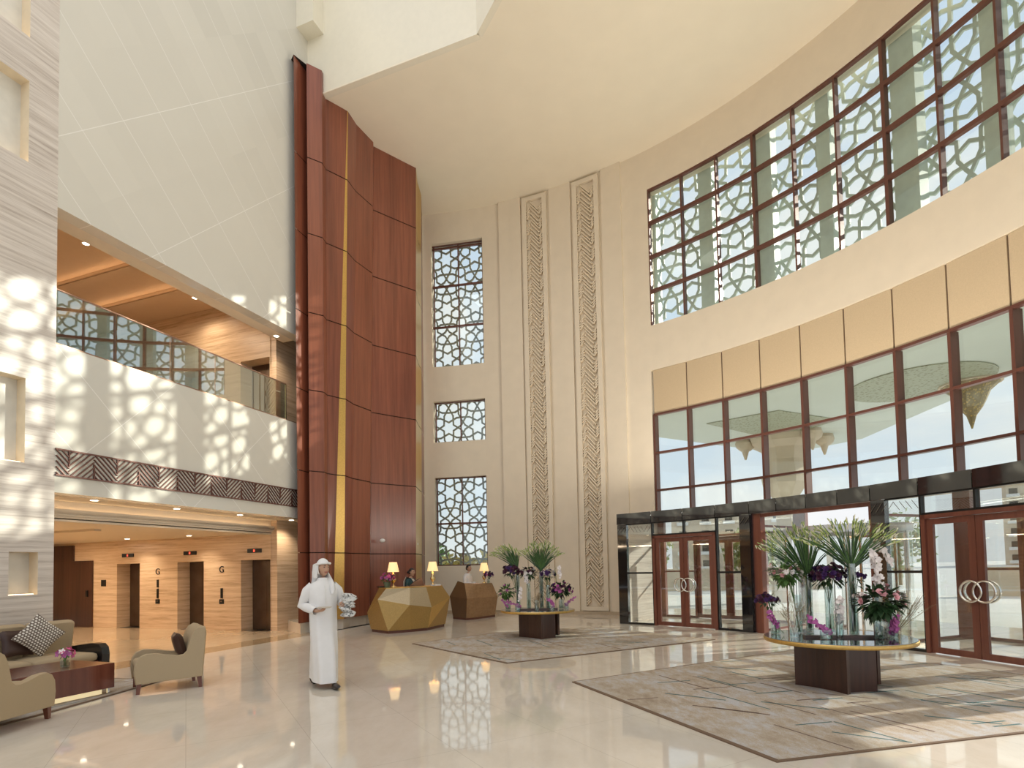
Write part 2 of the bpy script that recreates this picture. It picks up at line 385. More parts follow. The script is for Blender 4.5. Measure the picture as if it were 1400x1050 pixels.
# curved facade wall
def cyl_wall(name, ths, zs, holes, r0, r1, mats):
    mb = MB(); step = 0.04; T_ = sorted(set(round(t, 5) for t in ths)); tt = []
    for a, b in zip(T_[:-1], T_[1:]):
        n = max(1, math.ceil((b - a) / step)); tt += [a + (b - a) * i / n for i in range(n)]
    tt.append(T_[-1]); zs = sorted(set(zs))
    def solid(i, j):
        if i < 0 or j < 0 or i >= len(tt) - 1 or j >= len(zs) - 1: return False
        a = (tt[i] + tt[i + 1]) / 2; z = (zs[j] + zs[j + 1]) / 2
        return not any(h[0] < a < h[1] and h[2] < z < h[3] for h in holes)
    for i in range(len(tt) - 1):
        for j in range(len(zs) - 1):
            if not solid(i, j): continue
            a, b, z0, z1 = tt[i], tt[i + 1], zs[j], zs[j + 1]
            mb.quad(cp(a, r0, z0), cp(a, r0, z1), cp(b, r0, z1), cp(b, r0, z0))
            mb.quad(cp(a, r1, z0), cp(b, r1, z0), cp(b, r1, z1), cp(a, r1, z1))
            if not solid(i - 1, j): mb.quad(cp(a, r0, z0), cp(a, r1, z0), cp(a, r1, z1), cp(a, r0, z1))
            if not solid(i + 1, j): mb.quad(cp(b, r0, z0), cp(b, r0, z1), cp(b, r1, z1), cp(b, r1, z0))
            if not solid(i, j - 1): mb.quad(cp(a, r0, z0), cp(b, r0, z0), cp(b, r1, z0), cp(a, r1, z0))
            if not solid(i, j + 1): mb.quad(cp(a, r0, z1), cp(a, r1, z1), cp(b, r1, z1), cp(b, r0, z1))
    return mb.build(name, mats, kind='structure')
WT0, WT1 = 1.317, 1.450
wins = [(8.97, 13.58), (6.19, 7.69), (1.70, 4.90)]
TEND = -0.55
holes = [(WT0, WT1, a, b) for a, b in wins] + [(-9, TH0, 9.06, 13.44), (-9, TH0 + 0.003, -1, ZC)]
cyl_wall('wall_right', [1.66, WT1, WT0, 1.272, 0.975, TH0, TH0 + 0.003, TEND], [-0.12, 15.0, 9.06, 13.44, ZC] + [q for w_ in wins for q in w_], holes, R, R + 0.42, M['cream'])
# shallow pilaster field around the reliefs
def arc_band(mb, t0, t1, z0, z1, ra, rb, mat=0, n=None):
    n = n or max(1, math.ceil(abs(t1 - t0) / 0.04)); inner = [cp(t0 + (t1 - t0) * i / n, ra) for i in range(n + 1)]
    outer = [cp(t0 + (t1 - t0) * i / n, rb) for i in range(n + 1)]
    for i in range(n): mb.prism([inner[i], inner[i + 1], outer[i + 1], outer[i]], z0, z1, mat)
    return mb
p = MB()
for a, b in ((0.965, 1.0120), (1.088, 1.142), (1.215, 1.272)): arc_band(p, a, b, 0.0, ZCEIL, R - 0.07, R)
p.build('trim_1', M['cream'], kind='structure')
p = MB(); arc_band(p, TH0 + 0.02, 1.56, 0.0, 0.11, R - 0.085, R, 0); p.build('baseboard_right', plain('baseboard_stone', (0.50, 0.40, 0.28), 0.3), kind='structure')

# carved relief strips
def relief(name, t0, t1, z0, z1):
    root = struct(name)
    fr = MB(); w_ = 0.011
    arc_band(fr, t0, t0 + w_, z0, z1, R - 0.11, R, 0, 1); arc_band(fr, t1 - w_, t1, z0, z1, R - 0.11, R, 0, 1)
    arc_band(fr, t0 + w_, t1 - w_, z0, z0 + 0.13, R - 0.11, R, 0, 1); arc_band(fr, t0 + w_, t1 - w_, z1 - 0.13, z1, R - 0.11, R, 0, 1)
    fr.build('border', M['cream'], root)
    a0, a1 = t0 + w_, t1 - w_; zz0, zz1 = z0 + 0.13, z1 - 0.13; W_ = (a1 - a0) * R
    c = MB()
    def bar(x0, y0, x1, y1, wd=0.035):
        # clip vertically
        if max(y0, y1) > zz1 or min(y0, y1) < zz0: return
        d = Vector((x1 - x0, y1 - y0)).normalized(); nx, nz = -d.y * wd / 2, d.x * wd / 2
        q = [(x0 + nx, y0 + nz), (x1 + nx, y1 + nz), (x1 - nx, y1 - nz), (x0 - nx, y0 - nz)]
        f_ = lambda x, z, r: cp(a1 - x / R, r, z)
        fr_ = [f_(x, z, R - 0.10) for x, z in q]; bk = [f_(x, z, R - 0.001) for x, z in q]
        c.add(fr_ + bk, [(0, 1, 2, 3), (0, 4, 5, 1), (1, 5, 6, 2), (2, 6, 7, 3), (3, 7, 4, 0)])
    P = 0.54; n = int((zz1 - zz0) / P) + 2
    for k in range(-1, n):
        zb = zz0 + k * P
        for q in range(4):
            y = zb + 0.40 + q * P / 4; sh = 0.05 * W_ * (1 if q in (0, 1) else 0)
            bar(0.24 * W_ + sh, y, 0.74 * W_ + sh, y - 0.36, 0.040)
            if q < 4:
                bar(0.03 * W_, zb + 0.06 + q * 0.085, 0.22 * W_, zb + 0.20 + q * 0.085, 0.042)
                bar(0.80 * W_, zb + 0.16 + q * 0.085, 0.97 * W_, zb + 0.28 + q * 0.085, 0.042)
    c.build('carving', M['relief'], root)
    return root
relief('trim_2', 1.1480, 1.2100, 0.13, 14.6)
relief('trim_3', 1.0180, 1.0820, 0.13, 14.6)

# ceiling of the hall: flat slab whose free edge looks into the high void
arc = [cp(1.62 - i * (1.62 - TEND) / 50, R + 0.3) for i in range(51)]
edge = [ds(-10.05, 12.43), (-4.90, 15.0), (-0.567, 13.362), (-0.146, 12.548), (0.7, 10.6), (1.6, 8.0), (2.2, 4.0), (2.3, -4.0), (2.3, -9.0), (9, -9.0)]
tower_back = [(-6.3, 15.6), (-6.0, 21.0)]
c = MB(); c.prism(arc + edge[::-1][0:9] + [(-5.2, 15.1)] + tower_back, ZCEIL, 14.74); c.build('ceiling', M['ceilc'], kind='structure')
# upstands of the void
c = MB()
c.wb(ds(-10.3, 12.527), (-0.541, 13.434), ZCEIL - 0.004, 20.0, 0.166)
ed = [(-0.54, 13.41), (-0.075, 12.585), (0.77, 10.63), (1.68, 8.0), (2.28, 4.0), (2.38, -4.0)]
for a, b in zip(ed[:-1], ed[1:]): c.wb(a, b, ZCEIL - 0.004, 20.0, 0.16)
c.build('wall_void', M['creamhi'], kind='structure')
MB().box(-10.3, -9.75, 12.0, 12.55, 16.4, 20.0).build('trim_5', M['creamhi'], rz=A20, kind='structure')

# left marble wall with the open gallery
m_ = MB()
m_.box(-10.6, -10.3, 6.17, 12.04, 3.0, 5.50); m_.box(-10.6, -10.3, 6.17, 12.72, 7.85, 20.0)
m_.build('wall_left', M['marble'], rz=A20, kind='structure')
# travertine pier with lit niches at the far left
niche = [(5.54, 5.94, 1.32, 2.00), (4.75, 5.735, 3.42, 4.78), (4.75, 5.735, 8.33, 9.69), (4.75, 5.735, 10.43, 11.95), (4.75, 5.735, 12.8, 14.2)]
c = MB(); ys = sorted({-6.0, 6.17, 4.75, 5.735, 5.54, 5.94}); zz = sorted({0.0, 20.0} | {q for n_ in niche for q in n_[2:]})
for y0, y1 in zip(ys[:-1], ys[1:]):
    for z0, z1 in zip(zz[:-1], zz[1:]):
        ym, zm = (y0 + y1) / 2, (z0 + z1) / 2
        if not any(a < ym < b and e < zm < f_ for a, b, e, f_ in niche):
            c.quad((-10.3, y0, z0), (-10.3, y1, z0), (-10.3, y1, z1), (-10.3, y0, z1))
c.quad((-10.3, 6.17, 0), (-11.0, 6.17, 0), (-11.0, 6.17, 20), (-10.3, 6.17, 20)); c.quad((-11.0, 6.17, 0), (-11.0, -6, 0), (-11.0, -6, 20), (-11.0, 6.17, 20))
c.build('wall_left_pier', M['trav'], rz=A20, kind='structure')
c = MB(); l_ = MB()
for a, b, e, f_ in niche:
    d0, d1 = -10.3, -10.52
    c.quad((d1, a, e), (d1, b, e), (d1, b, f_), (d1, a, f_)); c.quad((d0, b, e), (d1, b, e), (d1, b, f_), (d0, b, f_), 1); c.quad((d0, a, e), (d0, a, f_), (d1, a, f_), (d1, a, e), 1)
    c.quad((d0, a, e), (d1, a, e), (d1, b, e), (d0, b, e), 1); c.quad((d0, a, f_), (d0, b, f_), (d1, b, f_), (d1, a, f_), 1)
    l_.box(-10.37, -10.35, a + 0.03, b - 0.03, e + 0.005, e + 0.015)
c.build('trim_6', [plain('niche_back', (0.66, 0.64, 0.58), 0.4), plain('niche_side', (0.78, 0.66, 0.48), 0.4)], rz=A20, kind='structure')
l_.build('trim_7', M['ledw'], rz=A20, kind='structure')

# elevator wall (s = 12.157) on two floors
EV = [(-12.40, -11.41), (-14.85, -13.83), (-17.36, -16.38)]
EV = [(-12.44, -11.41), (-14.83, -13.81), (-17.35, -16.37)]
def elev_wall(name, z0, z1, mat, ht):
    c = MB(); S = 12.157; xs = [-11.385]
    for a, b in EV: xs += [b, a]
    xs.append(-22.0)
    for i in range(0, len(xs) - 1):
        if i % 2 == 0: c.box(xs[i + 1], xs[i], S, S + 0.45, z0, z1)
        else: c.box(xs[i + 1], xs[i], S, S + 0.45, z0 + ht, z1)
    c.box(-11.385, -11.2, S + 0.02, 14.6, z0, z1)      # return pier beside the wood tower
    c.box(-22, -11.385, S + 0.45, S + 0.6, z0, z1)
    return c.build(name, mat, rz=A20, kind='structure')
EV = [(a + 0.0, b + 0.0) for a, b in EV]
elev_wall('wall_elevators', 0.0, 3.0, M['travl'], 1.95)
elev_wall('wall_gallery', 5.53, 9.25, M['travl'], 2.0)
def elevator(idx, a, b, z0, h, sign=True):
    root = struct('door_%d' % idx, None)
    mid = (a + b) / 2; S = 12.157 + 0.40
    for x0, x1 in ((a + 0.02, mid - 0.003), (mid + 0.003, b - 0.02)):
        MB().box(x0, x1, S, S + 0.03, z0 + 0.01, z0 + h - 0.01).build('door_panel', M['steel'], root, rz=A20)
    MB().box(a, b, S + 0.03, S + 0.05, z0, z0 + h).build('door_backing', M['dark'], root, rz=A20)
    MB().box(a + 0.1, b - 0.1, S - 0.38, S - 0.02, z0 - 0.0, z0 + 0.004).build('door_sill', M['blackm'], root, rz=A20)
n_ = 1
for z0, h in ((0.0, 1.95), (5.53, 2.0)):
    for a, b in (EV if z0 == 0 else EV[:1]): elevator(n_, a, b, z0, h); n_ += 1
# dark timber doors at the end of the lobby, set in the same wall
c = struct('door_5')
MB().box(-21.9, -19.28, 12.10, 12.155, 0.0, 2.58).build('door_panel', M['woodd'], c, rz=A20)
MB().box(-19.28, -18.40, 12.10, 12.155, 0.0, 2.08).build('door_leaf', M['woodd'], c, rz=A20)
MB().box(-18.62, -18.55, 12.06, 12.10, 0.95, 1.15).build('door_handle', M['blackm'], c, rz=A20)

# lobby ceilings
c = MB(); c.box(-11.385, -10.6, 6.17, 12.157, 3.0, 3.3); c.box(-11.385, -10.58, 12.157, 14.4, 3.0, 3.3)
c.box(-22, -11.75, -6, 12.157, 2.65, 2.9); c.build('ceiling_lobby', M['ceilw'], rz=A20, kind='structure')
c = MB(); c.box(-11.75, -11.385, -6, 12.157, 2.80, 3.0)                    # beam with stepped cornice
for q, (dz, pr) in enumerate(((2.76, 0.10), (2.72, 0.07), (2.68, 0.03), (2.62, 0.0))):
    c.box(-11.75, -11.385 + pr, -6, 12.157 + (0.05 if q == 1 else 0.02), dz, dz + 0.04)
c.build('trim_8', M['ceilw'], rz=A20, kind='structure')
MB().box(-11.30, -11.285, 6.17, 12.18, 2.76, 2.845).build('trim_17', M['ceilw'], rz=A20, kind='structure')
MB().box(-11.36, -11.33, 6.2, 12.1, 2.801, 2.812).build('trim_16', M['ledw'], rz=A20, kind='structure')
# recessed tray glow in the lobby ceiling
c = MB(); c.box(-17.5, -13.0, 8.6, 8.75, 2.60, 2.65); c.build('trim_9', M['ceilw'], rz=A20, kind='structure')
c = MB(); c.box(-17.4, -13.1, 8.77, 8.79, 2.61, 2.64); c.build('trim_10', M['ledw'], rz=A20, kind='structure')
# back wall of the lobby, far side
MB().box(-22.2, -22.0, -6, 12.7, 0.0, 9.4).build('wall_lobby_back', M['travl'], rz=A20, kind='structure')
MB().box(-22.2, -10.3, -6.2, -6.0, 0.0, 20).build('wall_lobby_near', M['travl'], rz=A20, kind='structure')
# gallery: slab, soffit strip, ceiling, cross beams
MB().box(-22, -10.6, -6, 12.157, 5.2, 5.50).build('floor_gallery', M['floort'], rz=A20, kind='structure')
MB().box(-10.6, -10.32, 6.17, 12.04, 5.50, 5.53).build('trim_11', M['framel'], rz=A20, kind='structure')
c = MB(); c.box(-10.95, -10.6, 6.17, 12.157, 7.85, 9.25); c.build('trim_12', M['ceilw'], rz=A20, kind='structure')
MB().box(-22, -10.6, -6, 12.7, 9.25, 9.45).build('ceiling_gallery', M['ceilb'], rz=A20, kind='structure')
c = MB(); l_ = MB()
for s0 in (7.4, 9.55, 10.85):
    c.box(-22, -10.95, s0, s0 + 0.16, 9.06, 9.25); c.box(-22, -10.95, s0 + 0.16, s0 + 0.22, 9.12, 9.25); c.box(-22, -10.95, s0 + 0.22, s0 + 0.30, 9.18, 9.25)
    c.box(-22, -10.95, s0 - 0.10, s0, 9.06, 9.10)
    l_.box(-21.5, -11.0, s0 - 0.05, s0 - 0.02, 9.105, 9.12)
c.build('trim_13', M['ceilb'], rz=A20, kind='structure'); l_.build('trim_14', M['ledw'], rz=A20, kind='structure')

# geometric grille frieze along the balcony front
def frieze():
    root = thing('metal_grille', 'long brown metal fretwork grille fixed along the marble balcony front', 'grille', ds(-10.3, 6.17, 3.28), A20)
    f_ = MB(); L_ = 12.03 - 6.19; H = 0.46
    f_.box(0.0, 0.035, 0, L_, 0, 0.025); f_.box(0.0, 0.035, 0, L_, H - 0.025, H); f_.build('frame', M['frame'], root)
    b = MB(); t_ = 0.017
    def bar(y0, z0, y1, z1):
        d = Vector((y1 - y0, z1 - z0)); 
        if d.length < 0.02: return
        d.normalize(); ny, nz = -d.y * t_ / 2, d.x * t_ / 2
        q = [(y0 + ny, z0 + nz), (y1 + ny, z1 + nz), (y1 - ny, z1 - nz), (y0 - ny, z0 - nz)]
        vs = [(x, y, z) for x in (0.003, 0.03) for y, z in q]
        b.add(vs, [(4, 5, 6, 7), (0, 3, 2, 1), (0, 1, 5, 4), (1, 2, 6, 5), (2, 3, 7, 6), (3, 0, 4, 7)])
    P = 1.15; y = -0.35
    def clipbar(y0, z0, y1, z1):
        # clip to the frame rectangle
        t0, t1 = 0.0, 1.0; dy, dz = y1 - y0, z1 - z0
        for p_, q_ in ((-dy, y0 - 0.01), (dy, L_ - 0.01 - y0), (-dz, z0 - 0.02), (dz, H - 0.02 - z0)):
            if abs(p_) < 1e-9:
                if q_ < 0: return
            else:
                r_ = q_ / p_
                if p_ < 0: t0 = max(t0, r_)
                else: t1 = min(t1, r_)
        if t0 < t1: bar(y0 + dy * t0, z0 + dz * t0, y0 + dy * t1, z0 + dz * t1)
    P2 = 0.41; y = -0.20; k = 0
    def seg_in(y0, z0, y1, z1, a, b_):
        # clip a stroke to its own band [a, b_] before the frame clip
        if y1 < y0: y0, z0, y1, z1 = y1, z1, y0, z0
        if y1 <= a or y0 >= b_: return
        if y0 < a: z0 += (z1 - z0) * (a - y0) / (y1 - y0); y0 = a
        if y1 > b_: z1 = z0 + (z1 - z0) * (b_ - y0) / (y1 - y0); y1 = b_
        clipbar(y0, z0, y1, z1)
    while y < L_:
        a_, b_ = y, y + P2
        for q in range(-5, 6):
            o = a_ + q * 0.094
            if k % 2 == 0: seg_in(o, H, o + H, 0.0, a_, b_)
            else: seg_in(o, 0.0, o + H, H, a_, b_)
        if k % 2 == 0: clipbar(a_, 0.0, a_, H * 0.62)
        else: clipbar(a_, H * 0.38, a_, H)
        y += P2; k += 1
    b.build('fretwork', M['frame'], root)
frieze()

# glass balustrade on the gallery
root = thing('glass_balustrade', 'frameless glass balustrade with brass handrail along the upper gallery', 'balustrade', ds(-10.45, 6.17, 5.53), A20)
L_ = 11.72 - 6.19; n_p = 5
for i in range(n_p):
    a, b = 0.01 + i * L_ / n_p, (i + 1) * L_ / n_p
    MB().box(-0.006, 0.006, a, b - 0.01, 0.0, 0.955).build('glass_pane', M['glassr'], root)
h = MB(); h.tube([(0, 0.0, 0.972), (0, L_, 0.972)], 0.018, 10); h.build('handrail', M['framel'], root)
MB().box(-0.012, 0.012, L_ - 0.02, L_ + 0.01, 0, 0.96).build('end_post', M['brass'], root)

# ------------------------------------------------------------------ wood tower behind reception
top = [(-5.52, 14.45), (-5.372, 14.937), (-5.267, 14.698), (-4.94, 14.93), (-4.92, 15.179), (-4.444, 15.615), (-4.430, 15.63), (-4.317, 16.113), (-3.996, 16.808), (-4.029, 16.979), (-2.886, 17.963), (-2.95, 18.6), (-2.93, 19.3), (-3.075, 20.38)]
bot = [(-5.48, 14.45), (-5.351, 14.92), (-5.266, 14.70), (-4.95, 14.93), (-4.955, 15.18), (-4.892, 15.35), (-4.65, 15.55), (-4.598, 16.05), (-4.266, 16.78), (-4.297, 16.95), (-3.075, 17.90), (-3.083, 18.6), (-3.101, 19.2), (-3.147, 20.3)]
TZ0, TZ1 = 0.27, 15.3
def tpt(i, z):
    k = (z - 0) / 14.7; a, b = Vector(bot[i]), Vector(top[i]); q = a + (b - a) * k; return (q.x, q.y, z)
tw = struct('wall_tower')
seam = [TZ0, 2.09, 4.23, 6.38, 8.46, 10.6, 12.68, TZ1]
matidx = {5: 1, 11: 1, 12: 2}
for lv in range(len(seam) - 1):
    z0, z1 = seam[lv] + 0.012, seam[lv + 1] - 0.012
    mb = MB()
    for i in range(len(top) - 1):
        if i == 1: mt = 0
        mt = {5: 1, 10: 1, 11: 1, 12: 2}.get(i, 0)
        mb.quad(tpt(i, z0), tpt(i + 1, z0), tpt(i + 1, z1), tpt(i, z1), mt)
    mb.build('cladding_panel', [M['wood'], M['gold'], M['woodf']], tw)
mb = MB(); cx_, cy_ = -5.5, 17.5
def shrink(p_):
    d = Vector((cx_ - p_[0], cy_ - p_[1])); d.normalize(); return (p_[0] + d.x * 0.14, p_[1] + d.y * 0.14, p_[2])
for i in range(len(top) - 1):
    mb.quad(shrink(tpt(i, TZ0)), shrink(tpt(i + 1, TZ0)), shrink(tpt(i + 1, TZ1)), shrink(tpt(i, TZ1)))
P0_ = [tpt(i, 0) for i in range(len(bot))]
mb.quad((-6.3, 15.4, TZ1), (-5.52, 14.45, TZ1), (-2.9, 18, TZ1), (-6.0, 21, TZ1))
mb.build('backing', M['dark'], tw)
mb = MB(); pl = [shrink(tpt(i, 0))[:2] for i in range(len(bot))]
mb.prism(pl + [(-6.0, 20.5), (-6.2, 15.6)], 0.0, TZ0); mb.build('baseboard_tower', M['floor'], kind='structure')
# gold reveal sliver on the tower edge already in cladding
for loc, lab in (((-3.87, 16.87, 2.48), 'small white dome sensor on the wood tower above reception'),):
    o = MB().ball((0, 0, 0), (0.085, 0.05, 0.06), 12, 8).build('security_sensor', M['white'], loc=loc); tag(o, lab, 'sensor')
o = MB().box(-0.05, 0.05, -0.02, 0.02, -0.03, 0.03).build('wall_thermostat', M['white'], loc=(-3.07, 18.25, 2.42), rz=math.radians(75)); tag(o, 'tiny white box on the gold strip beside the tower', 'sensor')

# ------------------------------------------------------------------ lattice screens (stars, squares, triangles)
def lattice_segments(w_, h_, e=0.5, alpha=58, ox=0.0, oy=0.0):
    S = e * (1 + math.sqrt(3)); al = math.radians(alpha); segs = []
    def poly(cx, cy, n, r, a0): return [(cx + r * math.cos(a0 + 2 * PI * k / n), cy + r * math.sin(a0 + 2 * PI * k / n)) for k in range(n)]
    def pic(P):
        n = len(P); mids = []
        for i in range(n):
            a, b = Vector(P[i]), Vector(P[(i + 1) % n]); mids.append(((a + b) / 2, (b - a).normalized()))
        for i in range(n):
            (m1, d1), (m2, d2) = mids[i], mids[(i + 1) % n]
            r1 = Vector((d1.x * math.cos(al) - d1.y * math.sin(al), d1.x * math.sin(al) + d1.y * math.cos(al)))
            e2 = -d2; r2 = Vector((e2.x * math.cos(-al) - e2.y * math.sin(-al), e2.x * math.sin(-al) + e2.y * math.cos(-al)))
            den = r1.x * r2.y - r1.y * r2.x
            if abs(den) < 1e-4: segs.append((m1, m2)); continue
            dd = m2 - m1; t = (dd.x * r2.y - dd.y * r2.x) / den; q = m1 + r1 * t
            segs.append((m1, q)); segs.append((q, m2))
    nx, ny = int(w_ / S) + 3, int(h_ / (S * 0.866)) + 3
    for j in range(-2, ny):
        for i in range(-3 - j // 2, nx):
            cx, cy = ox + i * S + j * S / 2, oy + j * S * 0.8660254
            if cx < -S or cx > w_ + S: continue
            pic(poly(cx, cy, 6, e, PI / 6))
            for k in range(3):
                a = k * PI / 3; pic(poly(cx + S / 2 * math.cos(a), cy + S / 2 * math.sin(a), 4, e / math.sqrt(2), a + PI / 4))
            for k in range(2):
                a = PI / 6 + k * PI / 3; rr = S / math.sqrt(3); pic(poly(cx + rr * math.cos(a), cy + rr * math.sin(a), 3, e / math.sqrt(3), a + PI))
    out = []
    for a, b in segs:
        x0, y0, dx, dy = a.x, a.y, b.x - a.x, b.y - a.y; t0, t1 = 0.0, 1.0; ok = True
        for p_, q_ in ((-dx, x0), (dx, w_ - x0), (-dy, y0), (dy, h_ - y0)):
            if abs(p_) < 1e-9:
                if q_ < 0: ok = False
            else:
                r_ = q_ / p_
                if p_ < 0: t0 = max(t0, r_)
                else: t1 = min(t1, r_)
        if ok and t1 - t0 > 1e-3: out.append((x0 + dx * t0, y0 + dy * t0, x0 + dx * t1, y0 + dy * t1))
    return out
def lattice(parent, tL, tR, z0, z1, r, wd, depth, e, ox, oy, mat, border=0.05):
    w_ = abs(tL - tR) * r; mb = MB()
    for x0, y0, x1, y1 in lattice_segments(w_, z1 - z0, e, 58, ox, oy):
        d = Vector((x1 - x0, y1 - y0))
        if d.length < 0.01: continue
        d.normalize(); x0 -= d.x * wd * 0.3; y0 -= d.y * wd * 0.3; x1 += d.x * wd * 0.3; y1 += d.y * wd * 0.3
        nx, nz = -d.y * wd / 2, d.x * wd / 2
        q = [(x0 + nx, y0 + nz), (x1 + nx, y1 + nz), (x1 - nx, y1 - nz), (x0 - nx, y0 - nz)]
        vs = [cp(tL - x / r, rr, z0 + z) for rr in (r, r + depth) for x, z in q]
        mb.add(vs, [(0, 1, 2, 3), (4, 7, 6, 5), (0, 4, 5, 1), (1, 5, 6, 2), (2, 6, 7, 3), (3, 7, 4, 0)])
    return mb.build('lattice_screen', mat, parent)

# three stacked windows on the left part of the curved wall
for k, (z0, z1) in enumerate(wins):
    root = struct('window_%d' % (k + 1)); fr = MB(); rf = R + 0.20
    tm = (WT0 + WT1) / 2
    for t in (WT1 - 0.0035, tm, WT0 + 0.0035): fr.wb(cp(t, rf - 0.03), cp(t, rf + 0.05), z0, z1, 0.035)
    zs = {0: [z0 + 1.52, z0 + 3.05, z1 - 0.12], 1: [], 2: [z0 + 1.53]}[k]
    for z in zs: fr.wb(cp(WT0, rf), cp(WT1, rf), z - 0.03, z + 0.03, 0.07)
    for z in (z0 + 0.02, z1 - 0.02): fr.wb(cp(WT0, rf), cp(WT1, rf), z - 0.02, z + 0.02, 0.06)
    fr.build('window_frame', M['frame'], root)
    gl = MB(); gl.wb(cp(WT0, rf + 0.01), cp(WT1, rf + 0.01), z0, z1, 0.008); gl.build('window_glass', M['glass'], root)
    lattice(root, WT1, WT0, z0, z1, R + 0.36, 0.058, 0.05, 0.40, 0.48, 0.40 + 0.2 * k, plain('screen_grey_%d' % k, (0.30, 0.30, 0.27), 0.5) if k == 0 else bpy.data.materials['screen_grey_0'])

# upper band window
root = struct('window_4'); NB = 15
fr = MB(); gl = MB(); rows = [9.06, 10.16, 11.26, 12.35, 13.42]
for i in range(NB + 1):
    t = TH0 - i * DTH; wd = 0.075 if i % 3 == 0 else 0.045
    fr.wb(cp(t, R + 0.03), cp(t, R + 0.20), 9.06, 13.44, wd)
for i in range(NB):
    a, b = TH0 - i * DTH, TH0 - (i + 1) * DTH
    for z in rows[1:]: fr.wb(cp(a, R + 0.08), cp(b, R + 0.08), z - 0.05, z + 0.05, 0.10)
    gl.wb(cp(a, R + 0.14), cp(b, R + 0.14), 9.06, 13.44, 0.008)
fr.build('window_frame', M['frame'], root); gl.build('window_glass', M['glass'], root)
pb = MB()
for t, w_ in ((0.905, 0.15), (0.792, 0.40), (0.677, 0.48), (0.568, 0.32), (0.444, 0.50), (0.333, 0.3), (0.215, 0.45), (0.10, 0.45), (-0.02, 0.45)):
    a, b = Vector(cp(t + w_ / 2 / R, R + 0.62)), Vector(cp(t - w_ / 2 / R, R + 0.62)); pb.wb(a, b, 8.6, 15.2, 0.35)
pb.build('outer_pillar', M['pillar'], root)
lattice(root, TH0 + 0.08, TEND + 0.35, 8.9, 14.9, R + 0.85, 0.078, 0.06, 0.52, 0.15, 0.55, M['lattice'])

# lower glazed wall with beige panels
root = struct('window_5'); fr = MB(); gl = MB(); pn = MB(); dv = MB()
for i in range(NB + 1):
    t = TH0 - i * DTH; fr.wb(cp(t, R + 0.02), cp(t, R + 0.30), 3.0 if i < 13 else 0, ZD, 0.06)
for i in range(NB):
    a, b = TH0 - i * DTH, TH0 - (i + 1) * DTH
    for z in (ZD, ZE, ZF): fr.wb(cp(a, R + 0.08), cp(b, R + 0.08), z - 0.03, z + 0.03, 0.14)
    gl.wb(cp(a, R + 0.22), cp(b, R + 0.22), 3.0, ZD, 0.008)
    e_ = 0.018 / R
    pn.wb(cp(a - e_, R + 0.06), cp(b + e_, R + 0.06), ZD + 0.035, ZC - 0.01, 0.05)
    dv.wb(cp(a, R + 0.10), cp(b, R + 0.10), ZD, ZC, 0.03)
fr.build('window_frame', M['frame'], root); gl.build('window_glass', M['glass'], root)
pn.build('spandrel_panel', M['beige'], root); dv.build('spandrel_backing', M['frame'], root)

# ------------------------------------------------------------------ entrance vestibule
VT = [0.913, 0.891, 0.8296, 0.7560, 0.6830, 0.6317, 0.6105]          # left screen, mirrored for the right one
def mir(t): return 1.0 - t
vs_ = struct('wall_portal')
bl = MB(); st = MB(); br = MB()
def screen(T_, sgn):
    # T_: outer stone edge, stone/glass, jamb, mid, jamb, glass/stone, stone end
    bl.wb(cp(T_[0], R2), cp(T_[1], R2), 0, 2.70, 0.12); bl.wb(cp(T_[5], R2), cp(T_[6], R2), 0, 2.70, 0.12)
    for t in T_[2:5]: st.wb(cp(t, R2 - 0.04), cp(t, R2 + 0.06), 2.36 if t == T_[3] else 0, 2.72, 0.035)
    for a, b in ((T_[1], T_[2]), (T_[4], T_[5])):
        st.wb(cp(a, R2), cp(b, R2), 0, 0.05, 0.07); st.wb(cp(a, R2), cp(b, R2), 1.355, 1.40, 0.07)
    for a, b in ((T_[1], T_[2]), (T_[2], T_[3]), (T_[3], T_[4]), (T_[4], T_[5])):
        st.wb(cp(a, R2), cp(b, R2), 2.68, 2.72, 0.07)
    st.wb(cp(T_[2], R2), cp(T_[3], R2), 2.35, 2.39, 0.07); st.wb(cp(T_[3], R2), cp(T_[4], R2), 2.35, 2.39, 0.07)
L_T = VT; R_T = [mir(t) for t in VT]
screen(L_T, 1); screen(R_T, -1)
seg = [TH0 + 0.009, 0.8296, 0.756, 0.683, 0.6105, 0.556, 0.50, 0.444, 0.3895, 0.317, 0.244, 0.1704, 0.087]
for a, b in zip(seg[:-1], seg[1:]): bl.wb(cp(a - 0.0008, R2), cp(b + 0.0008, R2), 2.705, ZP, 0.14)
bl.build('portal_stone', M['black'], vs_)
st.build('portal_metal', M['blackm'], vs_)
gl = MB()
for T_ in (L_T, R_T):
    gl.wb(cp(T_[1], R2), cp(T_[2], R2), 0.05, 2.68, 0.01); gl.wb(cp(T_[4], R2), cp(T_[5], R2), 0.05, 2.68, 0.01)
    gl.wb(cp(T_[2], R2), cp(T_[3], R2), 2.39, 2.68, 0.01); gl.wb(cp(T_[3], R2), cp(T_[4], R2), 2.39, 2.68, 0.01)
gl.build('portal_glass', M['glassd'], vs_)
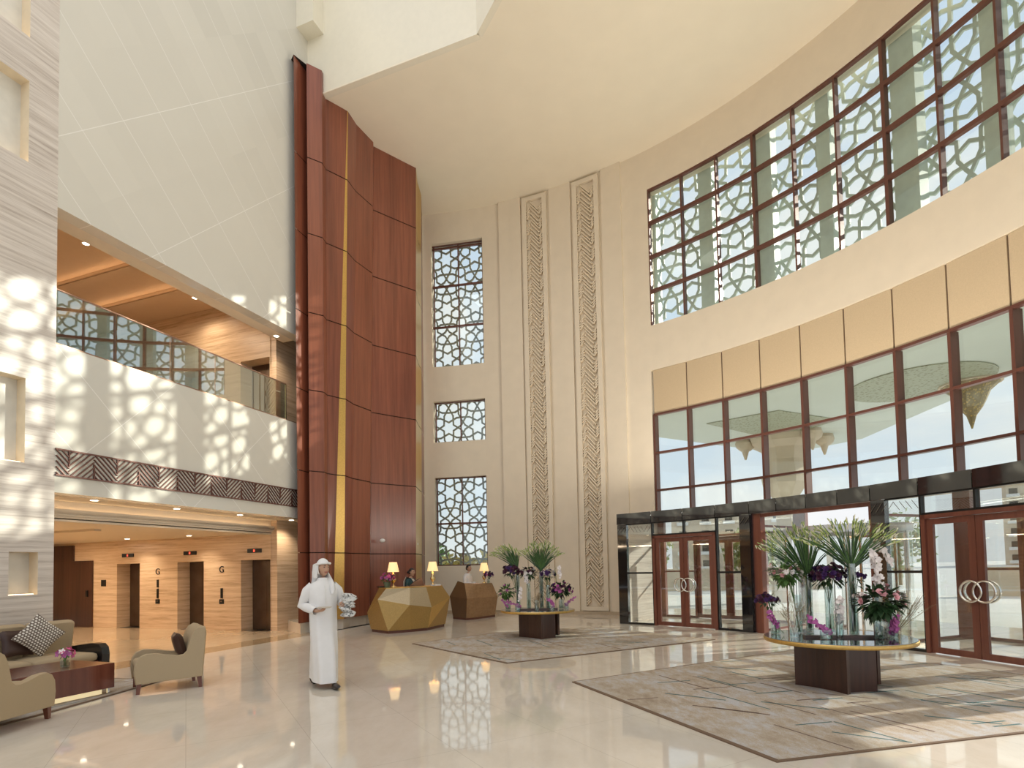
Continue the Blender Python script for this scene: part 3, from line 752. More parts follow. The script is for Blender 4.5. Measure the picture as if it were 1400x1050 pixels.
# painted reflection of the grille: chevron strokes along the portal top
fb = MB()
def reflection_strokes(a, b, z0, z1, r):
    n = max(1, int(abs(a - b) * r / 0.10)); h_ = z1 - z0
    for k in range(n):
        t0 = a + (b - a) * k / n; t1 = a + (b - a) * (k + 1) / n
        if (k // 4) % 2: t0, t1 = t1, t0
        A, B = cp(t0, r), cp(t1, r); d = Vector((B[0] - A[0], B[1] - A[1]));
        fb.add([(A[0], A[1], z0), (A[0], A[1], z0 + 0.018), (B[0], B[1], z1), (B[0], B[1], z1 - 0.018)], [(0, 1, 2, 3)])
for a, b in ((0.913, 0.8296), (0.6317, 0.6105), (0.3895, 0.317)): reflection_strokes(a, b, 2.47, 2.64, R2 - 0.075)
fb.build('portal_reflection', plain('reflection_tone', (0.16, 0.14, 0.11), 0.4, 0.4), vs_)
c = MB(); arc_band(c, 0.087, TH0 + 0.008, ZP - 0.06, ZP, R2 - 0.05, R + 0.25); c.build('ceiling_vestibule', M['ceilw'], kind='structure')
c = MB(); c.wb(cp(TH0 + 0.006, R2 + 0.06), cp(TH0 + 0.001, R + 0.2), 0, ZP - 0.06, 0.06); c.build('wall_vestibule_end', M['trav'], kind='structure')
def door_leaf(root, A, B, z0, z1, hinge_right, back=0.0, mat=None, rails=True, handle=True):
    mat = mat or M['woodf']
    A = Vector(A); B = Vector(B); d = (B - A).normalized(); L = (B - A).length; n = Vector((-d.y, d.x))
    f_ = MB(); sw = 0.11
    f_.wb(A, A + d * sw, z0, z1, 0.05); f_.wb(B - d * sw, B, z0, z1, 0.05)
    f_.wb(A + d * sw, B - d * sw, z0, z0 + 0.10, 0.05); f_.wb(A + d * sw, B - d * sw, z1 - 0.10, z1, 0.05)
    lf = f_.build('door_leaf', mat, root)
    g_ = MB(); g_.wb(A + d * sw, B - d * sw, z0 + 0.10, z1 - 0.10, 0.01); g_.build('door_glass', M['glassd'], lf)
    if handle:
        # ring handle on the meeting stile, half across the glass
        e_ = B if hinge_right else A; s_ = -1 if hinge_right else 1
        c0 = e_ + d * (s_ * 0.10)
        for side in (-1, 1):
            h = MB(); q = c0 + n * (side * 0.05)
            h.tube([(q.x + d.x * 0.165 * math.cos(a), q.y + d.y * 0.165 * math.cos(a), 1.07 + 0.165 * math.sin(a)) for a in [2 * PI * k / 28 for k in range(29)]], 0.017, 8, cap=False)
            for sg in (-1, 1):
                w_ = q - n * (side * 0.05) - d * (s_ * 0.10); h.tube([(w_.x, w_.y, 1.07 + sg * 0.13), (w_.x + n.x * side * 0.05, w_.y + n.y * side * 0.05, 1.07 + sg * 0.13)], 0.008, 6)
            h.build('door_handle', M['brass'] if False else M['chrome'], lf)
def double_door(idx, tL, tR, r, ztop, handle=True, both=True):
    root = struct('door_%d' % idx); fr = MB(); A = Vector(cp(tL, r)); B = Vector(cp(tR, r)); d = (B - A).normalized(); m_ = (A + B) / 2
    fr.wb(A, A + d * 0.07, 0, ztop, 0.12); fr.wb(B - d * 0.07, B, 0, ztop, 0.12); fr.wb(A, B, ztop - 0.07, ztop, 0.12)
    fr.build('door_frame', M['woodf'], root)
    door_leaf(root, A + d * 0.075, m_ - d * 0.004, 0.015, ztop - 0.075, True, handle=handle)
    door_leaf(root, m_ + d * 0.004, B - d * 0.075, 0.015, ztop - 0.075, False, handle=handle)
double_door(6, 0.8280, 0.6845, R2, 2.35)
double_door(7, 0.3155, 0.1720, R2, 2.35)
double_door(8, 0.8280, 0.6845, R + 0.1, 2.35, handle=False)
double_door(9, 0.3155, 0.1720, R + 0.1, 2.35, handle=False)
# outer screen of the vestibule
c = MB(); g_ = MB()
for T_ in (L_T, R_T):
    c.wb(cp(T_[0], R + 0.1), cp(T_[1], R + 0.1), 0, 2.94, 0.15); c.wb(cp(T_[5], R + 0.1), cp(T_[6], R + 0.1), 0, 2.94, 0.15)
    for a, b in ((T_[1], T_[2]), (T_[4], T_[5])):
        c.wb(cp(a, R + 0.1), cp(b, R + 0.1), 1.355, 1.40, 0.06); c.wb(cp(a, R + 0.1), cp(b, R + 0.1), 0, 0.06, 0.06); g_.wb(cp(a, R + 0.1), cp(b, R + 0.1), 0.06, 2.4, 0.01)
    c.wb(cp(T_[1], R + 0.1), cp(T_[5], R + 0.1), 2.36, 2.42, 0.08)
    g_.wb(cp(T_[1], R + 0.1), cp(T_[5], R + 0.1), 2.42, 2.94, 0.01)
o = struct('wall_portal_outer'); c.build('outer_frame', M['woodf'], o); g_.build('outer_glass', M['glassd'], o)
# glazed side screens between vestibules and the drum
c = MB(); g_ = MB()
for t in (0.6105, 0.3895):
    A_, B_ = cp(t, R2 + 0.06), cp(t, R + 0.1)
    g_.wb(A_, B_, 0.05, 2.9, 0.01); c.wb(A_, B_, 0, 0.05, 0.05); c.wb(A_, B_, 2.42, 2.47, 0.05); c.wb(A_, cp(t, R2 + 0.2), 0, 2.94, 0.06)
o = struct('wall_drum_side'); c.build('side_frame', M['woodf'], o); g_.build('side_glass', M['glassd'], o)

# revolving door drum
rc = Vector(cp(0.5, R2 + 1.28)); RR = 1.20; axd = 0.5
root = thing('revolving_door', 'large glass revolving door drum in the middle of the entrance portal', 'revolving door', (rc.x, rc.y, 0), axd)
c = MB()
for t in (0.6085, 0.3915): 
    a = Vector(cp(t, R2 - 0.02)) - rc; b = Vector(cp(t, R2 + 0.1)) - rc
jm = MB(); jm.wb((-1.25, 1.30), (-1.25, 1.12), 0, 2.70, 0.16); jm.wb((-1.25, -1.24), (-1.25, -1.32), 0, 2.70, 0.12); jm.wb((-1.25, 1.12), (-1.25, -1.24), 2.62, 2.70, 0.10)
jm.build('jamb', M['woodf'], root)
ring = MB()
for k in range(32):
    a0, a1 = 2 * PI * k / 32, 2 * PI * (k + 1) / 32
    ring.prism([(r_ * math.cos(a), r_ * math.sin(a)) for r_, a in ((RR - 0.05, a0), (RR + 0.03, a0), (RR + 0.03, a1), (RR - 0.05, a1))], 2.18, 2.34)
ring.build('canopy_ring', plain('satin_aluminium', (0.62, 0.63, 0.65), 0.3, 0.6), root)
top_ = MB(); top_.lathe([(RR - 0.04, 2.30), (RR - 0.04, 2.33)], n=32); top_.build('drum_ceiling', M['white'], root)
cg = MB(); cp_ = MB()
for a0, a1 in ((0.75, 2.40), (0.75 + PI, 2.40 + PI)):
    n = 10
    for k in range(n):
        a, b = a0 + (a1 - a0) * k / n, a0 + (a1 - a0) * (k + 1) / n
        cg.add([(RR * math.cos(a), RR * math.sin(a), 0.04), (RR * math.cos(b), RR * math.sin(b), 0.04), (RR * math.cos(b), RR * math.sin(b), 2.18), (RR * math.cos(a), RR * math.sin(a), 2.18)], [(0, 1, 2, 3)])
    for a in (a0, (a0 + a1) / 2, a1): cp_.box(RR * math.cos(a) - 0.02, RR * math.cos(a) + 0.02, RR * math.sin(a) - 0.02, RR * math.sin(a) + 0.02, 0, 2.18)
cg.build('curved_glass', M['glassd'], root); cp_.build('drum_post', M['chrome'], root)
pole = MB(); pole.lathe([(0.05, 0.0), (0.05, 2.3)], n=14); pole.build('centre_pole', M['chrome'], root)
for k in range(3):
    a = 0.4 + k * 2 * PI / 3; d = Vector((math.cos(a), math.sin(a))); f_ = MB(); g_ = MB()
    A_, B_ = d * 0.06, d * (RR - 0.08)
    f_.wb(A_, A_ + d * 0.05, 0.03, 2.15, 0.04); f_.wb(B_ - d * 0.05, B_, 0.03, 2.15, 0.04); f_.wb(A_, B_, 0.03, 0.12, 0.04); f_.wb(A_, B_, 2.08, 2.15, 0.04)
    wl = f_.build('door_wing', M['chrome'], root); g_.wb(A_ + d * 0.05, B_ - d * 0.05, 0.12, 2.08, 0.01); g_.build('wing_glass', M['glassd'], wl)

# ------------------------------------------------------------------ outside: canopy, column, lanterns, buildings, hedges, car
cn = thing('entrance_canopy', 'pale carriage canopy outside over the entrance doors', 'canopy')
arcc = [cp(0.98 - i * 1.25 / 20, R + 0.95) for i in range(21)]
c = MB(); c.prism([(5.2, 23.2), (13.9, 28.2), (15.7, 25.0), (15.2, 20.0), (14.9, 15.8), (14.6, 8.5), (13.4, 2.0)] + arcc[::-1], 7.0, 8.3); c.build('roof_slab', M['canopy'], cn)
c = MB(); c.lathe([(1.9, 0), (1.9, 0.03)], n=40, c=(12.6, 17.2, 6.965)); c.build('mosaic_panel', M['mott'], cn)
c = MB(); c.prism([(7.6, 21.6), (11.6, 24.6), (12.6, 21.4), (9.6, 19.9)], 6.965, 6.995); c.build('mosaic_panel', M['mott'], cn)
c = MB(); c.wb((14.85, 16.0), (14.6, 8.5), 5.0, 7.0, 0.3); c.wb((14.6, 8.5), (13.4, 2.0), 5.0, 7.0, 0.3); c.wb((13.4, 2.0), (11.0, -5.0), 5.0, 8.3, 0.3); c.build('sun_block_drop', M['canopy'], cn)  # unseen drop added to keep low sun off the lower glazing
col = thing('stone_column', 'carved stone canopy column with flared capital seen through the glazing', 'column', (11.9, 24.4, -0.13))
c = MB(); c.lathe([(0.75, 0), (0.75, 0.5), (0.45, 0.6), (0.42, 4.2), (0.55, 4.5), (0.95, 5.1), (1.0, 5.4)], n=8, smooth=False); c.build('shaft', M['stone'], col)
c = MB(); c.lathe([(0.95, 5.4), (0.85, 6.1), (0.95, 6.6), (1.35, 6.85), (1.45, 7.12)], n=8, smooth=False); c.build('capital', M['stone'], col)
c = MB()
for dx, dy in ((-1.5, 0.4), (1.5, -0.5), (0.4, -1.6)):
    c.ball((dx, dy, 6.95), (0.45, 0.25, 0.35), 8, 6); c.lathe([(0.04, -0.75), (0.12, -0.5), (0.18, -0.3), (0.3, 0)], c=(dx, dy, 7.0), n=8)
c.build('bracket', M['stone'], col)
for k, (x, y, s_, lab) in enumerate(((14.2, 17.2, 0.8, 'gilded pendant lantern under the outside canopy, right of the column'),)):
    ln = thing('pendant_lantern', lab, 'lantern', (x, y, 7.0))
    c = MB(); c.lathe([(0.95 * s_, -0.02), (0.92 * s_, -0.12 * s_), (0.62 * s_, -0.40 * s_), (0.48 * s_, -0.75 * s_), (0.36 * s_, -1.0 * s_), (0.16 * s_, -1.3 * s_), (0.02, -1.8 * s_)], n=12, smooth=False); c.build('lantern_body', M['mosg'], ln)
    c = MB(); c.lathe([(1.0 * s_, 0.0), (1.0 * s_, -0.08)], n=20); c.build('rim', M['stone'], ln)
def building(name, label, x, y, w_, d_, h_, floors, bays, rz=0.0, mat=None):
    r_ = thing(name, label, 'building', (x, y, -0.13), rz)
    MB().box(-w_ / 2, w_ / 2, -d_ / 2, d_ / 2, 0, h_).build('walls', mat or M['stone'], r_)
    MB().box(-w_ / 2 - 0.3, w_ / 2 + 0.3, -d_ / 2 - 0.3, d_ / 2 + 0.3, h_, h_ + 0.5).build('roof', M['white'], r_)
    win = MB().box(-0.7, 0.7, -0.05, 0.02, -0.7, 0.7)
    bal = MB().box(-1.1, 1.1, -0.8, 0.0, -1.2, -0.55)
    first = None
    for fl_ in range(floors):
        for b_ in range(bays):
            X = -w_ / 2 + (b_ + 0.5) * w_ / bays; Z = (fl_ + 0.55) * h_ / floors
            if first is None:
                first = win.build('window', M['blackm'], r_); fb_ = bal.build('balcony', M['white'], r_); o1, o2 = first, fb_
            else:
                o1 = first.copy(); COL.objects.link(o1); o2 = fb_.copy(); COL.objects.link(o2)
            o1.location = (X, -d_ / 2, Z); o2.location = (X, -d_ / 2, Z)
    return r_
building('apartment_building', 'tall pale apartment block far away through the right door', 118, 118, 22, 12, 17, 6, 6, -PI / 4)
building('apartment_building', 'broad low apartment block in the distance right of the tall one', 140, 96, 26, 12, 12, 4, 6, -PI / 3)
building('apartment_building', 'distant grey building seen behind the left entrance doors', 45, 118, 22, 12, 12, 4, 5, -0.3)
gw = thing('garden_wall', 'ornate beige garden wall with arched openings beyond the left doors', 'wall', (12.5, 36, -0.13), -0.25)
c = MB(); c.box(-7, 7, -0.2, 0.2, 0, 1.4); c.box(-7, 7, -0.2, 0.2, 3.2, 3.7)
for k in range(8): c.box(-7 + k * 2 - 0.15, -7 + k * 2 + 0.15, -0.2, 0.2, 1.4, 3.2)
c.build('masonry', M['stone'], gw)
c = MB()
for k in range(7):
    x = -6 + k * 2; c.tube([(x + 0.8 * math.cos(a), 0, 2.35 + 0.8 * math.sin(a)) for a in [PI * q / 10 for q in range(11)]], 0.07, 6)
c.build('arch', M['white'], gw)
MB().box(17, 60, -0.25, 0.25, 0, 1.3).build('boundary_wall', M['stone'], loc=(0, 0, 0)).name = 'boundary_wall'
bw = bpy.data.objects['boundary_wall']; bw.location = (6.0, 33, -0.13); bw.rotation_euler = (0, 0, -0.45); tag(bw, 'long low beige boundary wall across the forecourt', 'wall')

def tree(name, label, x, y, h_, rx, seed, cat='tree', mat=None, n=900, trunk=True, group=None, z0=None):
    rnd = random.Random(seed); r_ = thing(name, label, cat, (x, y, -0.13), 0, group)
    c = MB(); zc = h_ * (0.62 if trunk else 0.5)
    blobs = [(rnd.uniform(-.5, .5) * rx, rnd.uniform(-.5, .5) * rx, zc + rnd.uniform(-.3, .3) * h_ * 0.6, rnd.uniform(.45, .7) * rx) for _ in range(9)]
    for _ in range(n):
        b = rnd.choice(blobs); u_, th, ph = rnd.random() ** 0.4, rnd.uniform(0, 2 * PI), math.acos(rnd.uniform(-1, 1))
        p_ = Vector((b[0] + b[3] * u_ * math.sin(ph) * math.cos(th), b[1] + b[3] * u_ * math.sin(ph) * math.sin(th), max(0.08, b[2] + b[3] * u_ * math.cos(ph))))
        s_ = rnd.uniform(0.10, 0.2) * (rx / 1.6) ** 0.5; a = Vector((rnd.uniform(-1, 1), rnd.uniform(-1, 1), rnd.uniform(-1, 1))).normalized(); b2 = a.orthogonal().normalized()
        c.add([p_ - a * s_, p_ + b2 * s_ * 0.6, p_ + a * s_, p_ - b2 * s_ * 0.6], [(0, 1, 2, 3)])
    c.build('foliage', mat or M['leafg'], r_)
    if not trunk: t_ = MB(); [t_.tube([(0, 0, 0), (0.3 * q, 0.1 * q, zc * 0.5), (0.5 * q, -0.2, zc)], [0.05, 0.04, 0.02], 6) for q in (-1, 0, 1)]; t_.build('stems', M['twig'], r_)
    if trunk: t_ = MB(); t_.tube([(0, 0, 0), (0.05, 0, zc * 0.6), (0, 0.08, zc)], [0.14, 0.1, 0.05], 8); t_.build('trunk', M['twig'], r_)
    return r_
M['leafy'] = plain('sunny_leaf', (0.20, 0.26, 0.07), 0.6, var=0.4, vs=3)
M['leaff'] = plain('yellow_flowering_leaf', (0.46, 0.38, 0.12), 0.6, var=0.4, vs=3)
tree('courtyard_tree', 'bushy green tree just outside the left entrance doors', 9.6, 22.6, 3.2, 1.3, 3, mat=M['leafy'])
tree('courtyard_tree', 'rounded green tree standing left of the bushy one outside', 6.9, 31.0, 4.0, 1.8, 4, mat=M['leafy'])
tree('courtyard_tree', 'green tree beyond the revolving door, right of the column', 26, 38, 4.6, 2.3, 5, mat=M['leafy'])
tree('courtyard_tree', 'tree in front of the tall apartment block', 50, 47, 6.0, 3.4, 6, mat=M['leafy'])
tree('courtyard_tree', 'leafy tree at the far right edge of the forecourt', 46, 34, 4.6, 3.0, 8, mat=M['leafy'])
tree('flowering_shrub', 'big green shrub outside the lowest left window', -3.7, 25.6, 3.9, 1.5, 9, 'shrub', M['leafg'], 1400, False)
tree('flowering_shrub', 'low yellow flowering shrub outside the lowest left window', -1.6, 22.9, 2.7, 1.2, 10, 'shrub', M['leaff'], 1400, False)
# car
car = thing('parked_car', 'dark blue car parked beyond the right entrance door', 'car', (33, 25.5, -0.13), 0.9)
prof = [(-2.1, .35), (-2.15, .75), (-1.9, .92), (-1.2, .98), (-.6, 1.42), (.7, 1.44), (1.4, 1.0), (2.0, .9), (2.15, .6), (2.1, .35)]
c = MB(); c.loft([[(x, y, z) for x, z in prof] for y in (-.85, .85)], smooth=False); c.build('body', M['carblue'], car, bevel=0.06)
c = MB(); c.loft([[(x, y, z) for x, z in ((-1.15, 1.0), (-.6, 1.38), (.68, 1.4), (1.25, 1.02))] for y in (-.87, .87)], smooth=False); c.build('windows', M['black'], car)
for x in (-1.35, 1.35):
    for y in (-.82, .82):
        c = MB(); c.lathe([(0.33, -0.1), (0.33, 0.1)], n=18); c.xform(Matrix.Translation((x, y, .33)) @ Matrix.Rotation(PI / 2, 4, 'X')); c.build('wheel', M['tyre'], car)

# ------------------------------------------------------------------ lamps of the lobby
def point_light(name, loc, e, col_=(1.0, 0.80, 0.58), size=0.08, parent=None, typ='POINT', ang=120, blend=0.8):
    l = bpy.data.lights.new(name, typ); l.energy = e; l.color = col_
    l.shadow_soft_size = size
    if typ == 'SPOT': l.spot_size = math.radians(ang); l.spot_blend = blend
    o = bpy.data.objects.new(name, l); COL.objects.link(o); o.location = loc
    if parent: o.parent = parent
    return o
dl = [(-10.82, 7.15, 3.0, 'second'), (-10.82, 8.85, 3.0, ''), (-10.82, 10.55, 3.0, ''), (-10.82, 12.3, 3.0, ''), (-16.0, 11.5, 2.65, ''), (-13.6, 11.5, 2.65, ''), (-13.9, 9.0, 2.65, '')]
labs = ['round downlight in the balcony soffit, nearest the travertine pier', 'round downlight in the balcony soffit, second from the travertine pier', 'round downlight in the balcony soffit, third from the travertine pier',
        'round downlight in the balcony soffit, nearest the wood tower', 'round downlight in the lobby ceiling before the left elevator', 'round downlight in the lobby ceiling between elevators', 'round downlight deep in the lobby ceiling behind the beam']
first = None
for (d, s, z, _), lab in zip(dl, labs):
    if first is None:
        first = thing('downlight', lab, 'ceiling light', ds(d, s, z), 0, 'lobby downlights')
        c = MB(); c.lathe([(0.085, -0.004), (0.085, 0.0), ], n=20); c.build('trim_ring', M['white'], first)
        c = MB(); c.lathe([(0.06, -0.008), (0.06, -0.004)], n=18); c.build('lens', M['lampw'], first)
        o = first
    else: o = copy_tree(first, ds(d, s, z), 0, lab, 'lobby downlights')
    point_light('downlight_lamp', (0, 0, -0.03), 32 if z > 2.9 else 42, size=0.05, parent=o, typ='SPOT', ang=130)
for d, s, lab in ((-13.44, 8.65, 'round downlight in the upper gallery ceiling'), (-13.4, 11.5, 'round downlight in the gallery ceiling above the upper elevator')):
    o = copy_tree(first, ds(d, s, 9.25), 0, lab, 'gallery downlights'); point_light('downlight_lamp', (0, 0, -0.03), 60, size=0.05, parent=o, typ='SPOT', ang=140)
o = copy_tree(first, ds(-10.80, 11.75, 7.85), 0, 'small round downlight under the soffit at the right end of the gallery', 'gallery downlights'); point_light('downlight_lamp', (0, 0, -0.03), 45, size=0.05, parent=o, typ='SPOT', ang=150)
# fill lights added to brighten the lobby and gallery, no fixtures modelled
for d, s, e in ((-13.5, 5.0, 85), (-16.5, 8.0, 85), (-18.5, 10.2, 55)):
    area_light('lobby_fill', ds(d, s, 2.60), 1.2, 1.2, e, (1.0, 0.76, 0.52), (0, 0, A20))
for d, s, e in ((-13.2, 6.3, 42), (-14.6, 8.6, 42), (-13.6, 10.2, 36)):  # added fill for the upper gallery
    area_light('gallery_fill', ds(d, s, 9.0), 1.0, 1.0, e, (1.0, 0.76, 0.52), (0, 0, A20))

# elevator furniture: displays, floor letters, call panels
def disp(d, lab):
    t_ = thing('floor_display', lab, 'display', ds(d, 12.157, 2.20), A20, 'elevator floor displays')
    hs = MB().box(-0.24, 0.24, -0.03, 0, -0.055, 0.055).build('housing', M['blackm'], t_); MB().box(-0.025, 0.025, -0.034, -0.03, -0.03, 0.03).build('digit', M['red_led'], hs)
disp((EV[0][0] + EV[0][1]) / 2 - 0.02, 'black floor display above the right elevator, beside the pale end pier')
disp((EV[1][0] + EV[1][1]) / 2, 'black floor display above the middle elevator')
disp((EV[2][0] + EV[2][1]) / 2, 'black floor display above the left elevator')
def letter(d, z, lab):
    fd = bpy.data.curves.new('floor_letter', 'FONT'); fd.body = 'G'; fd.size = 0.26; fd.extrude = 0.006; fd.align_x = 'CENTER'; fd.align_y = 'CENTER'
    fo = bpy.data.objects.new('floor_letter_curve', fd); COL.objects.link(fo); fd.materials.append(M['blackm'])
    me = bpy.data.meshes.new_from_object(fo.evaluated_get(bpy.context.evaluated_depsgraph_get())); bpy.data.objects.remove(fo)
    o = bpy.data.objects.new('floor_letter', me); COL.objects.link(o)
    p_ = ds(d, 12.147, z); o.location = p_; o.rotation_euler = (PI / 2, 0, A20); tag(o, lab, 'letter', 'elevator floor letters')
letter(-15.61, 1.68, 'dark letter G on travertine left of the middle elevator'); letter(-13.13, 1.70, 'dark letter G on travertine left of the right elevator')
def bars(d, zs_, lab):
    t_ = thing('call_panel', lab, 'call panel', ds(d, 12.157, 0.8), A20, 'elevator call panels')
    for a, b in zs_: MB().box(-0.035, 0.035, -0.02, 0, a - 0.8, b - 0.8).build('indicator_bar', M['blackm'], t_)
    bp_ = MB().box(-0.075, 0.075, -0.025, 0, -0.06, 0.07).build('button_plate', M['blackm'], t_)
    MB().box(-0.02, 0.02, -0.03, -0.025, -0.01, 0.03).build('button', M['chrome'], bp_)
bars(-15.61, ((1.22, 1.45), (0.90, 1.18)), 'two dark indicator bars and button plate left of the middle elevator')
bars(-13.13, ((0.90, 1.18),), 'single dark indicator bar and button plate left of the right elevator')
o = MB().box(-0.10, 0.10, -0.02, 0, -0.10, 0.10).build('wall_plaque', M['blackm'], loc=ds(-17.93, 12.157, 1.37), rz=A20); tag(o, 'small dark square plaque left of the left elevator', 'plaque')
o = MB().box(-0.03, 0.03, 0, 0.02, -0.2, 0.2).build('gallery_call_plate', M['blackm'], loc=ds(-11.36, 12.5, 7.0), rz=A20 + PI / 2); tag(o, 'narrow black plate on the upper gallery travertine pier', 'call panel')
o = MB().box(-0.55, 0.55, -0.06, 0.06, -0.012, 0).build('air_vent', M['blackm'], loc=ds(-14.6, 8.2, 2.65), rz=A20 + PI / 2); tag(o, 'slim slotted air vent in the lobby ceiling', 'vent')

# ================================================================== FURNITURE
def rounded_rect(w_, d_, r_, n=4):
    pts = []
    for cx, cy, a0 in ((w_ / 2 - r_, d_ / 2 - r_, 0), (-w_ / 2 + r_, d_ / 2 - r_, PI / 2), (-w_ / 2 + r_, -d_ / 2 + r_, PI), (w_ / 2 - r_, -d_ / 2 + r_, 1.5 * PI)):
        pts += [(cx + r_ * math.cos(a0 + PI / 2 * k / n), cy + r_ * math.sin(a0 + PI / 2 * k / n)) for k in range(n + 1)]
    return pts
def cushion_box(x0, x1, y0, y1, z0, z1, puff=0.02):
    mb = MB(); w_, d_ = x1 - x0, y1 - y0; cx, cy = (x0 + x1) / 2, (y0 + y1) / 2
    rings = []
    for f_, z in ((0.90, z0), (0.985, z0 + (z1 - z0) * 0.18), (1.0, (z0 + z1) / 2), (0.985, z1 - (z1 - z0) * 0.18), (0.90, z1)):
        rings.append([(cx + x, cy + y, z) for x, y in rounded_rect(w_ * f_, d_ * f_, min(w_, d_) * 0.10)])
    mb.loft(rings); r2 = [[(cx + x, cy + y, z1 + zz_) for x, y in rounded_rect(w_ * k_, d_ * k_, min(w_, d_) * 0.1 * k_)] for k_, zz_ in ((0.90, 0), (0.6, puff), (0.2, puff * 1.3))]
    mb.loft(r2, cap=True); return mb
def armchair(label, loc, rz):
    r_ = thing('armchair', label, 'armchair', (loc[0], loc[1], 0), rz, 'beige armchairs at the coffee table')
    W_ = 0.70
    prof = [(0.40, 0.135), (0.42, 0.30), (0.405, 0.43), (0.36, 0.50), (0.28, 0.535), (0.16, 0.53), (0.02, 0.495), (-0.10, 0.475), (-0.17, 0.485), (-0.215, 0.53), (-0.235, 0.62), (-0.265, 0.74), (-0.31, 0.83),
            (-0.37, 0.865), (-0.43, 0.85), (-0.445, 0.78), (-0.425, 0.5), (-0.40, 0.2), (-0.395, 0.155)]
    for sx in (-1, 1):
        mb = MB(); xa, xb = sx * W_ / 2, sx * (W_ / 2 - 0.085)
        ctr = (0.0, 0.40)
        def ins(p_, k): return (ctr[0] + (p_[0] - ctr[0]) * k, ctr[1] + (p_[1] - ctr[1]) * k)
        rings = []
        for x, k in ((xa - sx * 0.0, 0.965), (xa - sx * 0.012, 0.99), (xa - sx * 0.03, 1.0), (xb + sx * 0.03, 1.0), (xb + sx * 0.012, 0.99), (xb, 0.965)):
            rings.append([(x, ins(p_, k)[0], ins(p_, k)[1]) for p_ in prof])
        mb.loft(rings); mb.build('side_panel', M['fabric'], r_)
    bk = MB(); bp = [(-0.20, 0.36), (-0.225, 0.55), (-0.26, 0.72), (-0.305, 0.82), (-0.36, 0.86), (-0.42, 0.85), (-0.435, 0.78), (-0.42, 0.5), (-0.39, 0.155), (-0.25, 0.155)]
    bk.loft([[(x, y, z) for y, z in bp] for x in (-W_ / 2 + 0.08, -0.1, 0.1, W_ / 2 - 0.08)]); bk.build('backrest', M['fabric'], r_)
    MB().box(-W_ / 2 + 0.08, W_ / 2 - 0.08, -0.3, 0.37, 0.15, 0.31).build('seat_base', M['fabric'], r_, bevel=0.02)
    cushion_box(-W_ / 2 + 0.09, W_ / 2 - 0.09, -0.21, 0.40, 0.31, 0.43).build('seat_cushion', M['fabric'], r_)
    for x in (-0.29, 0.29):
        for y, yy in ((0.355, 0.37), (-0.355, -0.37)):
            l = MB(); l.loft([[(x + a * 0.02, yy + b * 0.02, 0) for a, b in ((-1, -1), (1, -1), (1, 1), (-1, 1))], [(x + a * 0.03, y + b * 0.03, 0.16) for a, b in ((-1, -1), (1, -1), (1, 1), (-1, 1))]], smooth=False); l.build('leg', M['woodr'], r_)
    return r_
def pillow(name, label, mat, loc, size, rot, cat='cushion', th=0.07):
    n = 10; mb = MB(); vs = []; fs = []
    for sgn in (1, -1):
        o = len(vs)
        for j in range(n + 1):
            for i in range(n + 1):
                x, z = i / n * 2 - 1, j / n * 2 - 1
                t_ = ((1 - x ** 4) * (1 - z ** 4)) ** 0.6 * th
                k = 1 - 0.10 * (1 - abs(x)) * (abs(z) ** 6); k2 = 1 - 0.10 * (1 - abs(z)) * (abs(x) ** 6)
                vs.append((x * size * k2, sgn * t_, z * size * k))
        for j in range(n):
            for i in range(n):
                a = o + j * (n + 1) + i; q = (a, a + 1, a + n + 2, a + n + 1); fs.append(q if sgn < 0 else q[::-1])
    mb.add(vs, fs, 0, True); o = mb.build(name, mat, loc=loc); o.rotation_euler = rot; tag(o, label, cat); return o
# facing vectors -> rotations
ch_a = armchair('beige armchair with dark brown cushion standing alone right of the table', (-4.93, 8.08, 0), math.atan2(-0.605, -0.795) - PI / 2)
ch_b = armchair('beige armchair cropped by the left edge, nearest the camera', (-5.55, 6.06, 0), math.atan2(1.0, -0.061) - PI / 2)
fw = Vector((-0.795, -0.605)); rt = Vector((fw.y, -fw.x))
pp = Vector((-4.93, 8.08)) - fw * 0.14 + rt * 0.0
pillow('scatter_cushion', 'dark brown leather cushion on the armchair right of the table', M['fabricd'], (pp.x, pp.y, 0.60), 0.17, (math.radians(-15), 0, math.atan2(fw.y, fw.x) - PI / 2))

# sofa against the pier
sf = thing('sofa', 'beige three seat sofa with dark arms against the travertine pier', 'sofa', ds(-9.62, 4.9, 0), A20)
# local x: depth (front = +x), y along; right end at y = +1.36
def sofa_arm(y):
    prof = [(0.46, 0.08), (0.48, 0.36), (0.455, 0.47), (0.38, 0.525), (0.24, 0.535), (-0.05, 0.50), (-0.38, 0.45), (-0.45, 0.44), (-0.45, 0.08)]
    mb = MB(); mb.loft([[(x, y + dy, z) for x, z in prof] for dy in (-0.06, 0.06)], smooth=False); mb.build('arm', M['lacquer'], sf, bevel=0.012)
sofa_arm(1.34); sofa_arm(-1.5)
MB().box(-0.42, 0.40, -1.44, 1.28, 0.08, 0.27).build('base', M['woodr'], sf, bevel=0.01)
MB().box(-0.46, -0.30, -1.44, 1.28, 0.27, 0.78).build('back_panel', M['fabric'], sf, bevel=0.03)
for k in range(3):
    y0 = -1.43 + k * 0.903
    cushion_box(-0.28, 0.44, y0, y0 + 0.895, 0.27, 0.40).build('seat_cushion', M['fabric'], sf)
for k in range(4):
    y0 = -1.43 + k * 0.677
    c = cushion_box(-0.28, 0.28, y0, y0 + 0.665, -0.07, 0.07); c.xform(Matrix.Translation((-0.22, 0, 0.63)) @ Matrix.Rotation(math.radians(-80), 4, 'Y')); 
    c.build('back_cushion', M['fabric'], sf)
